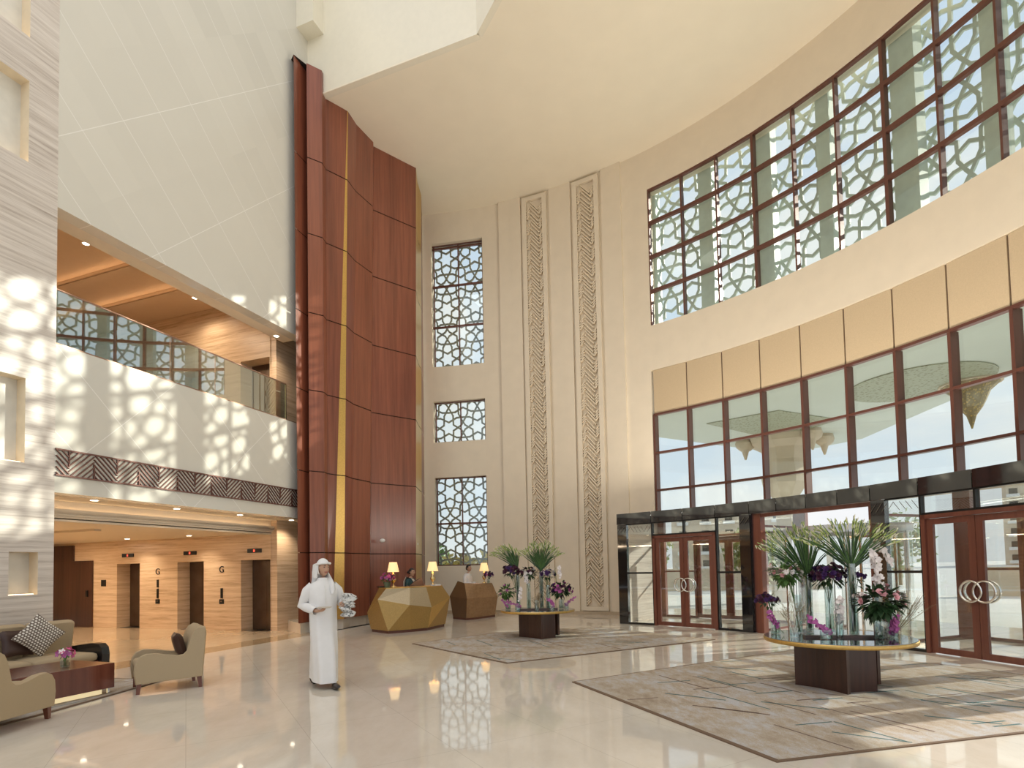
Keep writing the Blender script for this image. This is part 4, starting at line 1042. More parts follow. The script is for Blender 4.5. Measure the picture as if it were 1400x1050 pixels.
for x in (-0.38, 0.38):
    for y in (-1.4, 1.25): MB().box(x - 0.03, x + 0.03, y - 0.03, y + 0.03, 0, 0.08).build('leg', M['woodr'], sf)
q = ds(-9.52, 5.52); pillow('scatter_cushion', 'large dotted cushion propped on its corner at the sofa right end', M['dots'], (q[0], q[1], 0.73), 0.235, (math.radians(0), math.radians(42), A20 + math.radians(78)), th=0.06)
q = ds(-9.40, 4.52); pillow('scatter_cushion', 'dotted cushion cropped by the left edge on the sofa', M['dots'], (q[0], q[1], 0.70), 0.23, (0, math.radians(40), A20 + math.radians(80)), th=0.06)
q = ds(-9.70, 5.33); pillow('scatter_cushion', 'dark brown leather cushion behind the large dotted one', M['fabricd'], (q[0], q[1], 0.64), 0.20, (math.radians(-12), 0, A20 + PI / 2), th=0.05)
# coffee table
ct = thing('coffee_table', 'low dark red veneered box coffee table between the armchairs', 'coffee table', ds(-8.2, 4.6, 0), A20)
MB().box(-0.46, 0.46, -0.80, 0.80, 0.09, 0.42).build('box', M['woodr'], ct, bevel=0.004)
MB().box(-0.36, 0.36, -0.70, 0.70, 0.012, 0.09).build('glass_plinth', plain('lit_plinth', (0.7, 0.62, 0.4), 0.2, emis=(1.0, 0.8, 0.45), es=0.6), ct)
for x in (-0.42, 0.42):
    for y in (-0.74, 0.74): MB().box(x - 0.012, x + 0.012, y - 0.012, y + 0.012, 0.012, 0.09).build('foot', M['chrome'], ct)
# rugs
def rug(name, label, pts, seed, lines=(), nl=30, z=0.012, dirs=((-68, 0.9), (12, 0.45), (-35, 0.7))):
    mb = MB(); mb.prism(pts, 0.0, z, 1)
    c = Vector((sum(p_[0] for p_ in pts) / len(pts), sum(p_[1] for p_ in pts) / len(pts)))
    inn = []
    for p_ in pts:
        v_ = Vector(p_) - c; inn.append(tuple(c + v_ * (1 - 0.05 / v_.length)))
    mb.add([(x, y, z + 0.001) for x, y in inn], [tuple(range(len(inn))) if sum(inn[i][0] * inn[(i + 1) % len(inn)][1] - inn[(i + 1) % len(inn)][0] * inn[i][1] for i in range(len(inn))) > 0 else tuple(range(len(inn)))[::-1]], 0)
    rnd = random.Random(seed)
    def inside(x, y):
        s_ = None
        for i in range(len(inn)):
            a, b = inn[i], inn[(i + 1) % len(inn)]; cr = (b[0] - a[0]) * (y - a[1]) - (b[1] - a[1]) * (x - a[0])
            if s_ is None: s_ = cr > 0
            elif (cr > 0) != s_: return False
        return True
    xs_ = [p_[0] for p_ in inn]; ys_ = [p_[1] for p_ in inn]; k = 0; tries = 0
    while k < nl and tries < 3000:
        tries += 1; x, y = rnd.uniform(min(xs_), max(xs_)), rnd.uniform(min(ys_), max(ys_)); an, L_ = rnd.choice(dirs); L_ *= rnd.uniform(0.6, 1.2); a = math.radians(an)
        x1, y1 = x + L_ * math.cos(a), y + L_ * math.sin(a)
        if not (inside(x, y) and inside(x1, y1)): continue
        w_ = rnd.uniform(0.010, 0.018); nx, ny = -math.sin(a) * w_, math.cos(a) * w_
        q = [(x + nx, y + ny), (x - nx, y - ny), (x1 - nx, y1 - ny), (x1 + nx, y1 + ny)]
        mb.add([(p_[0], p_[1], z + 0.002) for p_ in q], [(0, 1, 2, 3)], rnd.choice((2, 2, 3))); k += 1
    o = mb.build(name, [M['rug'], M['rugb'], M['rugt'], M['rugd']]); tag(o, label, 'rug'); return o
rug('carpet', 'large angular beige carpet with teal lines under the near flower table', [(0.786, 7.843), (2.073, 4.566), (7.35, 5.84), (6.75, 8.1), (5.1, 10.3)], 1, nl=70)
rug('carpet', 'angular beige carpet under the far flower table', [(-2.192, 12.187), (-0.126, 9.456), (4.2, 11.85), (2.2, 14.6), (0.236, 14.502)], 2, nl=44)
rug('carpet', 'patterned carpet strip under the coffee table and sofa', [ds(-9.9, 2.6), ds(-7.15, 2.6), ds(-7.42, 4.4), ds(-7.9, 6.25), ds(-9.9, 6.1)], 3, nl=26, dirs=((70, 0.5), (-20, 0.4), (25, 0.4)))

# flower tables
def flower_table(label, c, rad, legs, rz=0.0):
    t_ = thing('flower_table', label, 'table', (c[0], c[1], 0.013)); H = 0.56
    tp = MB(); tp.lathe([(rad - 0.006, H), (rad, H + 0.006), (rad, H + 0.042), (rad - 0.006, H + 0.048)], n=64); tp.build('tabletop', M['gold'], t_)
    tp = MB(); tp.lathe([(rad - 0.012, H + 0.048), (rad - 0.012, H + 0.054)], n=64); tp.build('mirror_inset', M['mirror'], t_)
    for a, b, bulge in legs:
        a = Vector(a) - Vector(c); b = Vector(b) - Vector(c); d = (b - a); n = Vector((-d.y, d.x)).normalized(); pts = []
        for k in range(9):
            u_ = k / 8; pts.append(a + d * u_ + n * bulge * (1 - (2 * u_ - 1) ** 2))
        inn = [p_ + n * 0.055 for p_ in pts]; mb = MB(); mb.prism([tuple(p_) for p_ in pts] + [tuple(p_) for p_ in inn[::-1]], 0, H); mb.build('leg_panel', M['woodd'], t_)
    return t_
NC, NR = (4.15, 7.30), 0.866
flower_table('round gold rimmed table crowded with vases, nearer the camera', NC, NR, [((3.62, 7.36), (3.93, 6.74), 0.06), ((4.00, 6.84), (4.36, 6.86), 0.03), ((4.40, 7.75), (4.62, 7.25), -0.05), ((3.95, 7.78), (4.32, 7.82), 0.03)])
FC, FR = (0.555, 13.0), 0.845
flower_table('round gold rimmed table crowded with vases, farther from the camera', FC, FR, [((0.12, 12.96), (0.60, 12.42), 0.05), ((0.64, 12.46), (0.93, 12.68), 0.03), ((0.75, 13.55), (1.02, 13.15), -0.05), ((0.22, 13.45), (0.6, 13.6), 0.03)])
TZ = 0.013 + 0.56 + 0.054
for (c_, lab, rz) in ((NC, 'dark wooden riser bar among the vases on the near flower table', 0.2), (FC, 'dark wooden riser bar among the vases on the far flower table', 0.0)):
    o = MB().box(-0.45, 0.45, -0.05, 0.05, 0, 0.03).build('wooden_riser', M['woodd'], loc=(c_[0], c_[1] - 0.12, TZ), rz=-rz); tag(o, lab, 'riser')

# flowers --------------------------------------------------------
def petals(mb, c, d, r, n=5, mat=0, cup=0.35, wd=0.55):
    d = d.normalized(); a = d.orthogonal().normalized(); b = d.cross(a)
    for k in range(n):
        t = 2 * PI * k / n; e_ = a * math.cos(t) + b * math.sin(t); s_ = d.cross(e_)
        mb.add([c, c + e_ * r * 0.55 + s_ * r * wd * 0.5 + d * r * cup * 0.6, c + e_ * r + d * r * cup, c + e_ * r * 0.55 - s_ * r * wd * 0.5 + d * r * cup * 0.6], [(0, 1, 2, 3)], mat, True)
def rose(mb, c, d, r, mat=0):
    petals(mb, c, d, r, 6, mat, 0.15, 0.95); petals(mb, c + d * r * 0.1, d, r * 0.75, 5, mat, 0.6, 0.95); petals(mb, c + d * r * 0.2, d, r * 0.5, 4, mat, 1.0, 0.9)
def leaf(mb, c, d, L_, w_, mat=0, droop=0.2):
    d = d.normalized(); s_ = d.cross(Vector((0, 0, 1)))
    if s_.length < 0.05: s_ = Vector((1, 0, 0))
    s_.normalize(); p1 = c + d * L_ * 0.5; p2 = c + d * L_ - Vector((0, 0, droop * L_))
    mb.add([c, p1 + s_ * w_ / 2, p2, p1 - s_ * w_ / 2], [(0, 1, 2), (0, 2, 3)], mat, True)
def vase_cyl(label, loc, r_, h_, group, square=False, water=0.35, name='glass_vase'):
    t_ = thing(name, label, 'vase', loc, random.uniform(0, 1.5), group)
    g_ = MB(); n = 4 if square else 20
    g_.lathe([(0.001, 0.0), (r_, 0.0), (r_, h_)], n=n, cap=False, smooth=not square); g_.lathe([(r_ - 0.005, h_), (r_ - 0.005, 0.015), (0.001, 0.015)], n=n, cap=False, smooth=not square)
    g_.lathe([(r_, h_), (r_ - 0.005, h_)], n=n, cap=False); g_.build('glass_wall', M['glassv'], t_)
    w_ = MB(); w_.lathe([(r_ - 0.008, 0.018), (r_ - 0.008, h_ * water)], n=n); w_.build('water', M['water'], t_)
    return t_
def dirv(rnd, spread, up=1.0):
    a = rnd.uniform(0, 2 * PI); s_ = spread * math.sqrt(rnd.random()); return Vector((s_ * math.cos(a), s_ * math.sin(a), up)).normalized()
def bouquet_round(label, loc, zbase, ztop, rad, mats, leafm, seed, n=22, fr=0.034, cat='bouquet', lean=(0, 0), name='flower_bouquet', group=None, leaves=60, kinds='rose'):
    rnd = random.Random(seed); t_ = thing(name, label, cat, (loc[0], loc[1], zbase), 0, group)
    st = MB(); lf = MB(); fl_ = MB(); H = ztop - zbase; c0 = Vector((lean[0], lean[1], H))
    for k in range(7):
        a = rnd.uniform(0, 2 * PI); st.tube([(0.015 * math.cos(a), 0.015 * math.sin(a), 0.02), (lean[0] * 0.3, lean[1] * 0.3, H * 0.5), (lean[0] * 0.8 + rad * 0.4 * math.cos(a), lean[1] * 0.8 + rad * 0.4 * math.sin(a), H)], 0.004, 5)
    for k in range(n):
        v_ = Vector((rnd.gauss(0, 1), rnd.gauss(0, 1), abs(rnd.gauss(0, 0.8)) - 0.25)).normalized(); p_ = c0 + Vector((v_.x * rad, v_.y * rad, v_.z * rad * 0.75)) * rnd.uniform(0.75, 1.1)
        r_ = fr * rnd.uniform(0.75, 1.2); mi = rnd.randrange(len(mats))
        if kinds == 'rose': rose(fl_, p_, v_, r_, mi)
        else: petals(fl_, p_, v_, r_, 5, mi, 0.3, 0.7)
    for k in range(leaves):
        v_ = Vector((rnd.gauss(0, 1), rnd.gauss(0, 1), rnd.gauss(-0.1, 0.7))).normalized(); p_ = c0 + Vector((v_.x, v_.y, v_.z * 0.8)) * rad * rnd.uniform(0.35, 0.85)
        leaf(lf, p_, v_, rad * 0.5, rad * 0.26, 0, 0.2)
    st.build('stems', M['leafg'], t_); lf.build('leaves', leafm, t_); fl_.build('blossoms', mats, t_); return t_
def lily_fan(label, loc, zbase, zneck, ztop, spread, seed, n=26, side=0.0, group=None):
    rnd = random.Random(seed); t_ = thing('lily_fan', label, 'bouquet', (loc[0], loc[1], zbase), 0, group)
    st = MB(); fl_ = MB(); lf = MB(); H = zneck - zbase; H2 = ztop - zbase
    for k in range(n):
        u_ = (k + rnd.uniform(0, 1)) / n * 2 - 1; x = spread * u_ + side; y = rnd.uniform(-0.25, 0.25) * spread; zt = H + (H2 - H) * (1 - 0.45 * u_ * u_) * rnd.uniform(0.75, 1.0)
        p0, p1, p2 = Vector((0, 0, 0.03)), Vector((x * 0.06, y * 0.06, H)), Vector((x, y, zt)); pm = p1.lerp(p2, 0.5) + Vector((0, 0, 0.04)); pe = p2 + Vector((x * 0.10, y * 0.1, -0.02))
        st.tube([p0, p1, pm, p2, pe], [0.005, 0.006, 0.0055, 0.004, 0.002], 5)
        d = (pe - pm).normalized()
        for q in range(4):
            b = pm.lerp(pe, 0.45 + 0.15 * q); dd = (d + Vector((rnd.uniform(-.5, .5), rnd.uniform(-.5, .5), rnd.uniform(0, .6)))).normalized()
            fl_.tube([b, b + dd * 0.035, b + dd * 0.065], [0.004, 0.010, 0.003], 5, 1 if rnd.random() < 0.3 else 0)
        if k % 2 == 0:
            e_ = (p2 - p1); s_ = Vector((0, 1, 0)).cross(e_).normalized() * 0.013; b0 = p1 - Vector((0, 0, 0.05)); bm = p1 + e_ * 0.45; bt = p1 + e_ * 0.85
            lf.add([b0 - s_ * 0.5, b0 + s_ * 0.5, bm + s_, bt, bm - s_], [(0, 1, 2, 3, 4)], 0, True)
    for k in range(4):
        a = rnd.uniform(0, 6.28); lf.tube([(0.012 * math.cos(a), 0.012 * math.sin(a), 0.05), (0.02 * math.cos(a), 0.02 * math.sin(a), H)], 0.012, 5)
    st.build('stems', M['leafg'], t_); lf.build('leaves', M['leafd'], t_); fl_.build('blossoms', [M['bud'], M['cream_fl']], t_); return t_
def orchid(label, loc, zbase, pts, mat, seed, r_=0.035, n=14, group=None, tail=0.55):
    rnd = random.Random(seed); t_ = thing('orchid_spray', label, 'flowers', (loc[0], loc[1], zbase), 0, group)
    st = MB(); fl_ = MB(); P = [Vector(p_) for p_ in pts]; st.tube(P, 0.004, 5)
    L_ = len(P) - 1; n = int(n * 2.2); rj = r_; r_ *= 0.68
    for k in range(n):
        u_ = (tail + (1 - tail) * k / (n - 1)) * L_; i = min(int(u_), L_ - 1); c = P[i].lerp(P[i + 1], u_ - i) + Vector((rnd.uniform(-1, 1), rnd.uniform(-1, 1), rnd.uniform(-1, 1))) * rj * 0.75
        petals(fl_, c, Vector((rnd.uniform(-.6, .6), -1, rnd.uniform(-.3, .5))), r_ * rnd.uniform(0.8, 1.15), 5, 0, 0.15, 0.95)
    st.build('stem', M['leafg'], t_); fl_.build('blossoms', mat, t_); return t_
def wispy(label, loc, zbase, H, rad, seed, lean=(0, 0), group=None, mat=None):
    rnd = random.Random(seed); t_ = thing('dried_twigs', label, 'twigs', (loc[0], loc[1], zbase), 0, group); st = MB(); fl_ = MB()
    for k in range(16):
        e_ = Vector((lean[0] + rnd.uniform(-1, 1) * rad, lean[1] + rnd.uniform(-1, 1) * rad, H * rnd.uniform(0.6, 1.0))); m_ = e_ * 0.5 + Vector((rnd.uniform(-1, 1), rnd.uniform(-1, 1), 0.3)) * rad * 0.3
        st.tube([(0, 0, 0.02), m_, e_], [0.003, 0.002, 0.0012], 4)
        for q in range(9):
            c = m_.lerp(e_, rnd.random()) + Vector((rnd.uniform(-1, 1), rnd.uniform(-1, 1), rnd.uniform(-1, 1))) * rad * 0.18
            st.tube([m_.lerp(e_, rnd.random()), c], 0.001, 3); petals(fl_, c, dirv(rnd, 1), 0.010, 4, 0, 0.3, 0.8)
    st.build('stems', M['twig'], t_); fl_.build('seed_heads', mat or M['twig'], t_); return t_
GN, GF = 'clear glass vases on the near flower table', 'clear glass vases on the far flower table'
Z0 = TZ
V = dict(a=(4.42, 7.38), b=(4.10, 7.86), c=(4.28, 7.68), d=(3.88, 7.72), e=(3.56, 7.72), f=(3.60, 7.30), g=(3.86, 7.02), h=(4.47, 6.92), i=(4.74, 7.10), j=(4.86, 7.55), k=(4.62, 7.68), l=(4.10, 7.15))
for key, r_, h_, sq, lab in (('a', 0.052, 0.93, 0, 'tallest clear glass cylinder vase at the middle of the near table'), ('b', 0.05, 0.80, 0, 'tall glass vase holding the left lily fan on the near table'),
        ('c', 0.055, 0.62, 0, 'glass cylinder holding deep purple flowers on the near table'), ('d', 0.045, 0.52, 0, 'slim glass vase holding pink and green bouquet, near table left'),
        ('e', 0.06, 0.17, 0, 'low glass vase at the far left of the near table'), ('f', 0.055, 0.13, 1, 'small square glass block vase near the front left of the near table'),
        ('g', 0.07, 0.12, 0, 'low glass bowl with magenta orchid at the front of the near table'), ('h', 0.07, 0.22, 0, 'short glass vase under the rose bouquet on the near table'),
        ('i', 0.06, 0.18, 0, 'short glass vase with magenta orchid, right on the near table'), ('j', 0.05, 0.62, 0, 'tall glass cylinder at the right rear of the near table'),
        ('k', 0.045, 0.50, 0, 'plain tall glass cylinder behind the tallest vase, near table'), ('l', 0.045, 0.48, 0, 'glass cylinder with white orchid in front centre of the near table')):
    vase_cyl(lab, (*V[key], Z0), r_, h_, GN, bool(sq))
lily_fan('right lily fan with long green stems in the tallest vase, near table', V['a'], Z0, 1.55, 2.20, 0.66, 11, 46)
lily_fan('left lily fan with pale buds behind the purple flowers, near table', V['b'], Z0, 1.43, 2.18, 0.50, 12, 40, side=-0.16)
bouquet_round('deep purple flower bouquet in the middle of the near table', V['c'], Z0, 1.40, 0.22, [M['purple'], M['purple'], M['maroon']], M['leafd'], 21, 70, 0.045, leaves=90)
bouquet_round('pale pink and green bouquet at upper left of the near table', V['d'], Z0, 1.45, 0.21, [M['pink'], M['whitep']], M['leafg'], 22, 18, 0.042, lean=(-0.16, 0.02), leaves=150)
bouquet_round('small purple blossoms behind the tallest vase, near table', V['k'], Z0, 1.38, 0.15, [M['purple']], M['leafd'], 23, 18, 0.034, leaves=30)
bouquet_round('dark maroon blossoms at the far left of the near table', V['e'], Z0, 1.08, 0.14, [M['maroon'], M['purple']], M['leafd'], 24, 34, 0.038, lean=(-0.12, -0.02), leaves=30)
bouquet_round('bushy green bouquet with pink roses at the front right, near table', V['h'], Z0, 1.10, 0.26, [M['pink'], M['whitep'], M['pink']], M['leafd'], 25, 26, 0.042, leaves=260)
wispy('dry beige twigs beside the maroon blossoms, near table', V['f'], Z0, 0.60, 0.2, 31, lean=(-0.02, 0))
wispy('wispy dry twigs reaching right over the near table edge', V['i'], Z0, 0.66, 0.2, 32, lean=(0.24, 0.0))
orchid('magenta orchid lying low at the left of the near table', (3.44, 7.55), Z0, [(0.15, 0, 0.02), (0.06, 0, 0.12), (0.0, -0.03, 0.22), (-0.07, -0.06, 0.30)], M['magenta'], 41, 0.038, 18, tail=0.35)
orchid('magenta orchid in the low glass bowl, front of the near table', V['g'], Z0, [(0.08, 0, 0.03), (0.02, 0, 0.10), (-0.10, -0.03, 0.17), (-0.22, -0.04, 0.28)], M['magenta'], 42, 0.038, 20, tail=0.3)
orchid('magenta orchid at the right front of the near table', V['i'], Z0, [(0, 0, 0.03), (-0.02, -0.04, 0.10), (-0.05, -0.08, 0.18), (-0.02, -0.12, 0.25)], M['magenta'], 43, 0.044, 26, tail=0.25)
orchid('white orchid hanging right of the tallest vase, near table', V['a'], Z0, [(0, 0, 0.9), (0.10, -0.02, 1.12), (0.22, -0.05, 1.10), (0.29, -0.06, 0.98), (0.31, -0.06, 0.80), (0.30, -0.06, 0.62)], M['whitep'], 44, 0.055, 22, tail=0.45)
orchid('pale orchid arching out at the upper right of the near table', V['j'], Z0, [(0, 0, 0.5), (0.0, 0, 0.85), (-0.02, -0.03, 1.10), (-0.08, -0.05, 1.18), (0.10, -0.02, 1.08), (0.16, -0.02, 0.92)], M['whitep'], 45, 0.05, 24, tail=0.45)
orchid('white orchid inside the front centre cylinder, near table', V['l'], Z0, [(0, 0, 0.05), (0, 0, 0.2), (0, -0.02, 0.35), (-0.02, -0.05, 0.50)], M['whitep'], 46, 0.045, 20, tail=0.35)

F_ = dict(a=(0.66, 13.10), b=(0.12, 13.32), c=(0.36, 13.0), d=(0.80, 12.98), e=(1.10, 12.98), f=(-0.12, 13.0), g=(0.10, 12.72), h=(1.20, 12.80), i=(0.52, 12.55), j=(0.85, 12.50))
for key, r_, h_, lab in (('a', 0.052, 0.85, 'tallest glass cylinder in the middle of the far table'), ('b', 0.05, 0.78, 'tall glass vase with the left lily fan, far table'), ('c', 0.05, 0.60, 'glass cylinder with green and maroon bouquet, far table centre'),
        ('d', 0.05, 0.55, 'glass cylinder with white and purple bouquet, far table'), ('e', 0.06, 0.22, 'short glass vase under the dark bouquet, far table right'), ('f', 0.06, 0.20, 'short glass vase at the left of the far table'),
        ('g', 0.06, 0.14, 'low glass bowl at the front left of the far table'), ('h', 0.05, 0.15, 'low glass bowl at the far right of the far table'), ('i', 0.05, 0.24, 'short glass vase with dry twigs, front of the far table'), ('j', 0.06, 0.12, 'low glass bowl at the front right of the far table')):
    vase_cyl(lab, (*F_[key], Z0), r_, h_, GF)
lily_fan('wide central lily fan on the far table', F_['a'], Z0, 1.58, 2.24, 0.50, 13, 50)
lily_fan('left lily fan on the far table', F_['b'], Z0, 1.62, 2.18, 0.34, 14, 34, side=-0.26)
bouquet_round('dark maroon bouquet at upper left of the far table', F_['b'], Z0, 1.50, 0.20, [M['maroon'], M['purple']], M['leafd'], 51, 36, 0.05, lean=(-0.15, 0), leaves=60)
bouquet_round('green and maroon bouquet at the centre of the far table', F_['c'], Z0, 1.46, 0.19, [M['maroon'], M['whitep'], M['maroon']], M['leafd'], 52, 24, 0.05, leaves=90)
bouquet_round('white and purple bouquet right of the lily vase, far table', F_['d'], Z0, 1.42, 0.17, [M['whitep'], M['purple']], M['leafd'], 53, 24, 0.05, leaves=40)
bouquet_round('large dark maroon bouquet at the right of the far table', F_['e'], Z0, 1.06, 0.25, [M['maroon'], M['purple'], M['magenta']], M['leafd'], 54, 40, 0.05, leaves=120)
bouquet_round('bushy green foliage bouquet at the left of the far table', F_['f'], Z0, 1.05, 0.21, [M['magenta']], M['leafg'], 55, 8, 0.03, lean=(-0.03, 0), leaves=150)
orchid('white orchid hanging left of the tallest vase, far table', (0.33, 12.9), Z0, [(0, 0, 0.55), (-0.05, 0, 0.85), (-0.03, -0.03, 0.80), (-0.02, -0.03, 0.62)], M['whitep'], 61, 0.045, 20, tail=0.4)
orchid('white orchid hanging at the right of the far table', (1.02, 12.95), Z0, [(0, 0, 0.5), (-0.05, 0, 0.92), (0.05, 0, 0.95), (0.06, 0, 0.72)], M['whitep'], 62, 0.04, 14, tail=0.62)
orchid('white orchid low in front left of the far table', (0.15, 12.7), Z0, [(0, 0, 0.1), (0, 0, 0.3), (0.03, -0.03, 0.5)], M['whitep'], 63, 0.042, 16, tail=0.35)
orchid('magenta orchid at the front left of the far table', F_['g'], Z0, [(0.1, 0, 0.05), (0, 0, 0.12), (-0.25, -0.03, 0.22)], M['magenta'], 64, 0.034, 20, tail=0.2)
orchid('magenta orchid low at the left end of the far table', (-0.16, 12.85), Z0, [(0.1, 0, 0.02), (0, 0, 0.12), (-0.10, -0.03, 0.24)], M['magenta'], 65, 0.032, 12, tail=0.3)
orchid('magenta orchid in the front right bowl of the far table', F_['j'], Z0, [(0.05, 0, 0.05), (0.02, 0, 0.16), (-0.08, -0.03, 0.25)], M['magenta'], 66, 0.036, 20, tail=0.2)
orchid('magenta orchid reaching off the right end of the far table', F_['h'], Z0, [(-0.05, 0, 0.05), (0.02, 0, 0.14), (0.20, -0.03, 0.26)], M['magenta'], 67, 0.032, 16, tail=0.25)
wispy('pale dry twigs at the front of the far table', F_['i'], Z0, 0.42, 0.15, 68)
# coffee table flowers
cv = ds(-7.98, 4.93)
vase_cyl('small square glass vase with pink lilies on the coffee table', (*cv, 0.42), 0.065, 0.10, None, True)
bouquet_round('hot pink lily bouquet in the square vase on the coffee table', cv, 0.42, 0.60, 0.10, [M['hotpink'], M['whitep'], M['magenta'], M['hotpink']], M['leafg'], 71, 16, 0.045, leaves=30, kinds='star')

# ------------------------------------------------------------------ reception desks
def faceted(name, label, loops, mats_f, cap_mat, toph=None, parent_parts=None):
    o0 = loops[0][0]; t_ = thing(name, label, 'desk', (o0[0], o0[1], 0))
    return t_
d1 = thing('reception_desk', 'large faceted gold reception desk nearest the wood tower', 'desk', (-2.9, 15.2, 0))
off = Vector((2.9, -15.2, 0))
bl_ = [(-3.72, 14.78, 0.07), (-3.14, 14.18, 0.07), (-2.62, 14.50, 0.07), (-2.24, 14.82, 0.07), (-1.90, 15.78, 0.07), (-2.45, 16.15, 0.07), (-3.35, 15.35, 0.07), (-3.80, 15.5, 0.07)]
ml_ = [(-3.80, 14.74, 0.50), (-3.40, 14.22, 0.86), (-2.62, 14.33, 0.70), (-2.14, 14.85, 0.60), (-1.76, 15.82, 0.80), (-2.40, 16.20, 0.7), (-3.35, 15.40, 0.7), (-3.95, 15.5, 0.55)]
tl_ = [(-3.52, 14.86, 1.12), (-3.22, 14.36, 1.12), (-2.66, 14.62, 1.12), (-2.30, 15.02, 1.12), (-1.96, 15.72, 1.12), (-2.42, 16.02, 1.12), (-3.30, 15.25, 1.12), (-3.62, 15.4, 1.12)]
mb = MB(); n = len(bl_)
L0 = [tuple(Vector(p_) + off) for p_ in bl_]; L1 = [tuple(Vector(p_) + off) for p_ in ml_]; L2 = [tuple(Vector(p_) + off) for p_ in tl_]
def tri(a, b, c_, m): mb.add([a, b, c_], [(0, 1, 2)], m)
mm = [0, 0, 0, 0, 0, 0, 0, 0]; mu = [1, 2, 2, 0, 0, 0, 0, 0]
for i in range(n):
    j = (i + 1) % n
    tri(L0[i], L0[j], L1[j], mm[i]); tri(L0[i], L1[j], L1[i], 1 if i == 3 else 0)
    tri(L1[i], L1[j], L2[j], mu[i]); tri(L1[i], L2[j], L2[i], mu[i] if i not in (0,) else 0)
mb.add(L2, [tuple(range(n))], 0)
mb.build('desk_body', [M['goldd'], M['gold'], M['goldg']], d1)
mb = MB(); mb.prism([((p_[0] + 2.85) * 0.97 + 0.05, (p_[1] - 15.1) * 0.97 - 0.10) for p_ in bl_], 0.0, 0.07); mb.build('plinth', M['frame'], d1)
mb = MB(); mb.prism([(p_[0], p_[1]) for p_ in L2], 1.12, 1.14); mb.build('counter_top', M['gold'], d1)
d2 = thing('reception_desk', 'smaller faceted brown desk on the right below the lattice window', 'desk', (-1.2, 18.2, 0))
off = Vector((1.2, -18.2, 0))
bl_ = [(-1.93, 18.08, 0.06), (-1.46, 17.50, 0.06), (-1.24, 17.66, 0.06), (-0.60, 18.50, 0.06), (-1.0, 18.95, 0.06), (-1.6, 18.6, 0.06)]
ml_ = [(-2.02, 18.08, 0.72), (-1.42, 17.42, 0.66), (-1.22, 17.60, 0.66), (-0.50, 18.52, 0.66), (-0.95, 19.05, 0.66), (-1.6, 18.7, 0.66)]
tl_ = [(-1.76, 18.10, 1.20), (-1.52, 17.80, 1.13), (-1.22, 17.90, 1.10), (-0.68, 18.55, 1.10), (-1.05, 18.85, 1.10), (-1.6, 18.5, 1.12)]
mb = MB(); n = len(bl_); L0 = [tuple(Vector(p_) + off) for p_ in bl_]; L1 = [tuple(Vector(p_) + off) for p_ in ml_]; L2 = [tuple(Vector(p_) + off) for p_ in tl_]
for i in range(n):
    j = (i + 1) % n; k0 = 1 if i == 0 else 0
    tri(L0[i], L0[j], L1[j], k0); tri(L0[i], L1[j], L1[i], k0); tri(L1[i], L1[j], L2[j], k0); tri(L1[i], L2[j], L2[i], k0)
mb.add(L2, [tuple(range(n))], 0)
mb.build('desk_body', [M['woodh'], plain('dark_bronze', (0.14, 0.075, 0.035), 0.4)], d2)  # first side of the desk in a darker bronze
mb = MB(); mb.prism([(p_[0] + 1.2, p_[1] - 18.2) for p_ in bl_], 0.0, 0.06); mb.build('plinth', M['frame'], d2)

# table lamps
def lamp(label, loc, s_=1.0):
    t_ = thing('table_lamp', label, 'lamp', loc, 0, 'reception table lamps')
    b = MB(); b.lathe([(0.075, 0), (0.075, 0.02), (0.02, 0.04), (0.018, 0.10), (0.06, 0.16), (0.075, 0.21), (0.03, 0.26), (0.045, 0.31), (0.03, 0.35), (0.012, 0.38), (0.012, 0.44)], n=18); b.build('base', M['brass'], t_)
    h = MB(); h.lathe([(0.155, 0.40), (0.10, 0.66)], n=28, cap=False); h.build('lamp_shade', M['shade'], t_)
    point_light('table_lamp_bulb', (0, 0, 0.52), 6, size=0.04, parent=t_)
lamp('lit table lamp at the left end of the large gold desk', (-3.17, 15.02, 1.14)); lamp('lit brass table lamp at the right end of the large gold desk', (-2.22, 15.72, 1.14)); lamp('lit table lamp on the smaller brown desk', (-0.93, 18.50, 1.10))
# desk flowers, monitor
t_ = thing('flower_pot', 'green glass flower pot at the left end of the gold desk', 'vase', (-3.28, 14.78, 1.14)); c = MB(); c.lathe([(0.07, 0), (0.10, 0.14)], n=16); c.build('pot', plain('green_pot', (0.12, 0.16, 0.10), 0.2), t_)
bouquet_round('purple and pink bouquet beside the left lamp on the gold desk', (-3.28, 14.78), 1.24, 1.38, 0.17, [M['purple'], M['magenta'], M['pink'], M['hotpink']], M['leafg'], 81, 34, 0.05, leaves=30)
vase_cyl('small glass vase on the smaller brown desk', (-0.78, 18.36, 1.10), 0.05, 0.14, None)
bouquet_round('maroon bouquet on the smaller brown desk beside its lamp', (-0.78, 18.36), 1.10, 1.36, 0.15, [M['maroon'], M['purple'], M['magenta']], M['leafd'], 82, 34, 0.045, leaves=30)
t_ = thing('monitor', 'brown backed reception screen tilted on the gold desk', 'monitor', (-2.62, 15.62, 1.14), 0.9)
c = MB(); c.add([(-0.32, 0, 0.0), (0.24, 0, 0.0), (0.18, 0.06, 0.22), (-0.02, 0.06, 0.15), (-0.32, 0.02, 0.0), (0.24, 0.03, 0), (0.18, 0.09, 0.22), (-0.02, 0.09, 0.15)], [(0, 1, 2, 3), (4, 7, 6, 5), (0, 3, 7, 4), (1, 5, 6, 2), (2, 6, 7, 3), (0, 4, 5, 1)]); c.build('screen_back', M['fabricd'], t_)
o = MB().box(-0.12, 0.12, -0.08, 0.08, 0, 0.035).build('paper_stack', M['white'], loc=(-2.12, 15.55, 1.14), rz=0.9); tag(o, 'small white paper stack right of the brass lamp', 'papers')
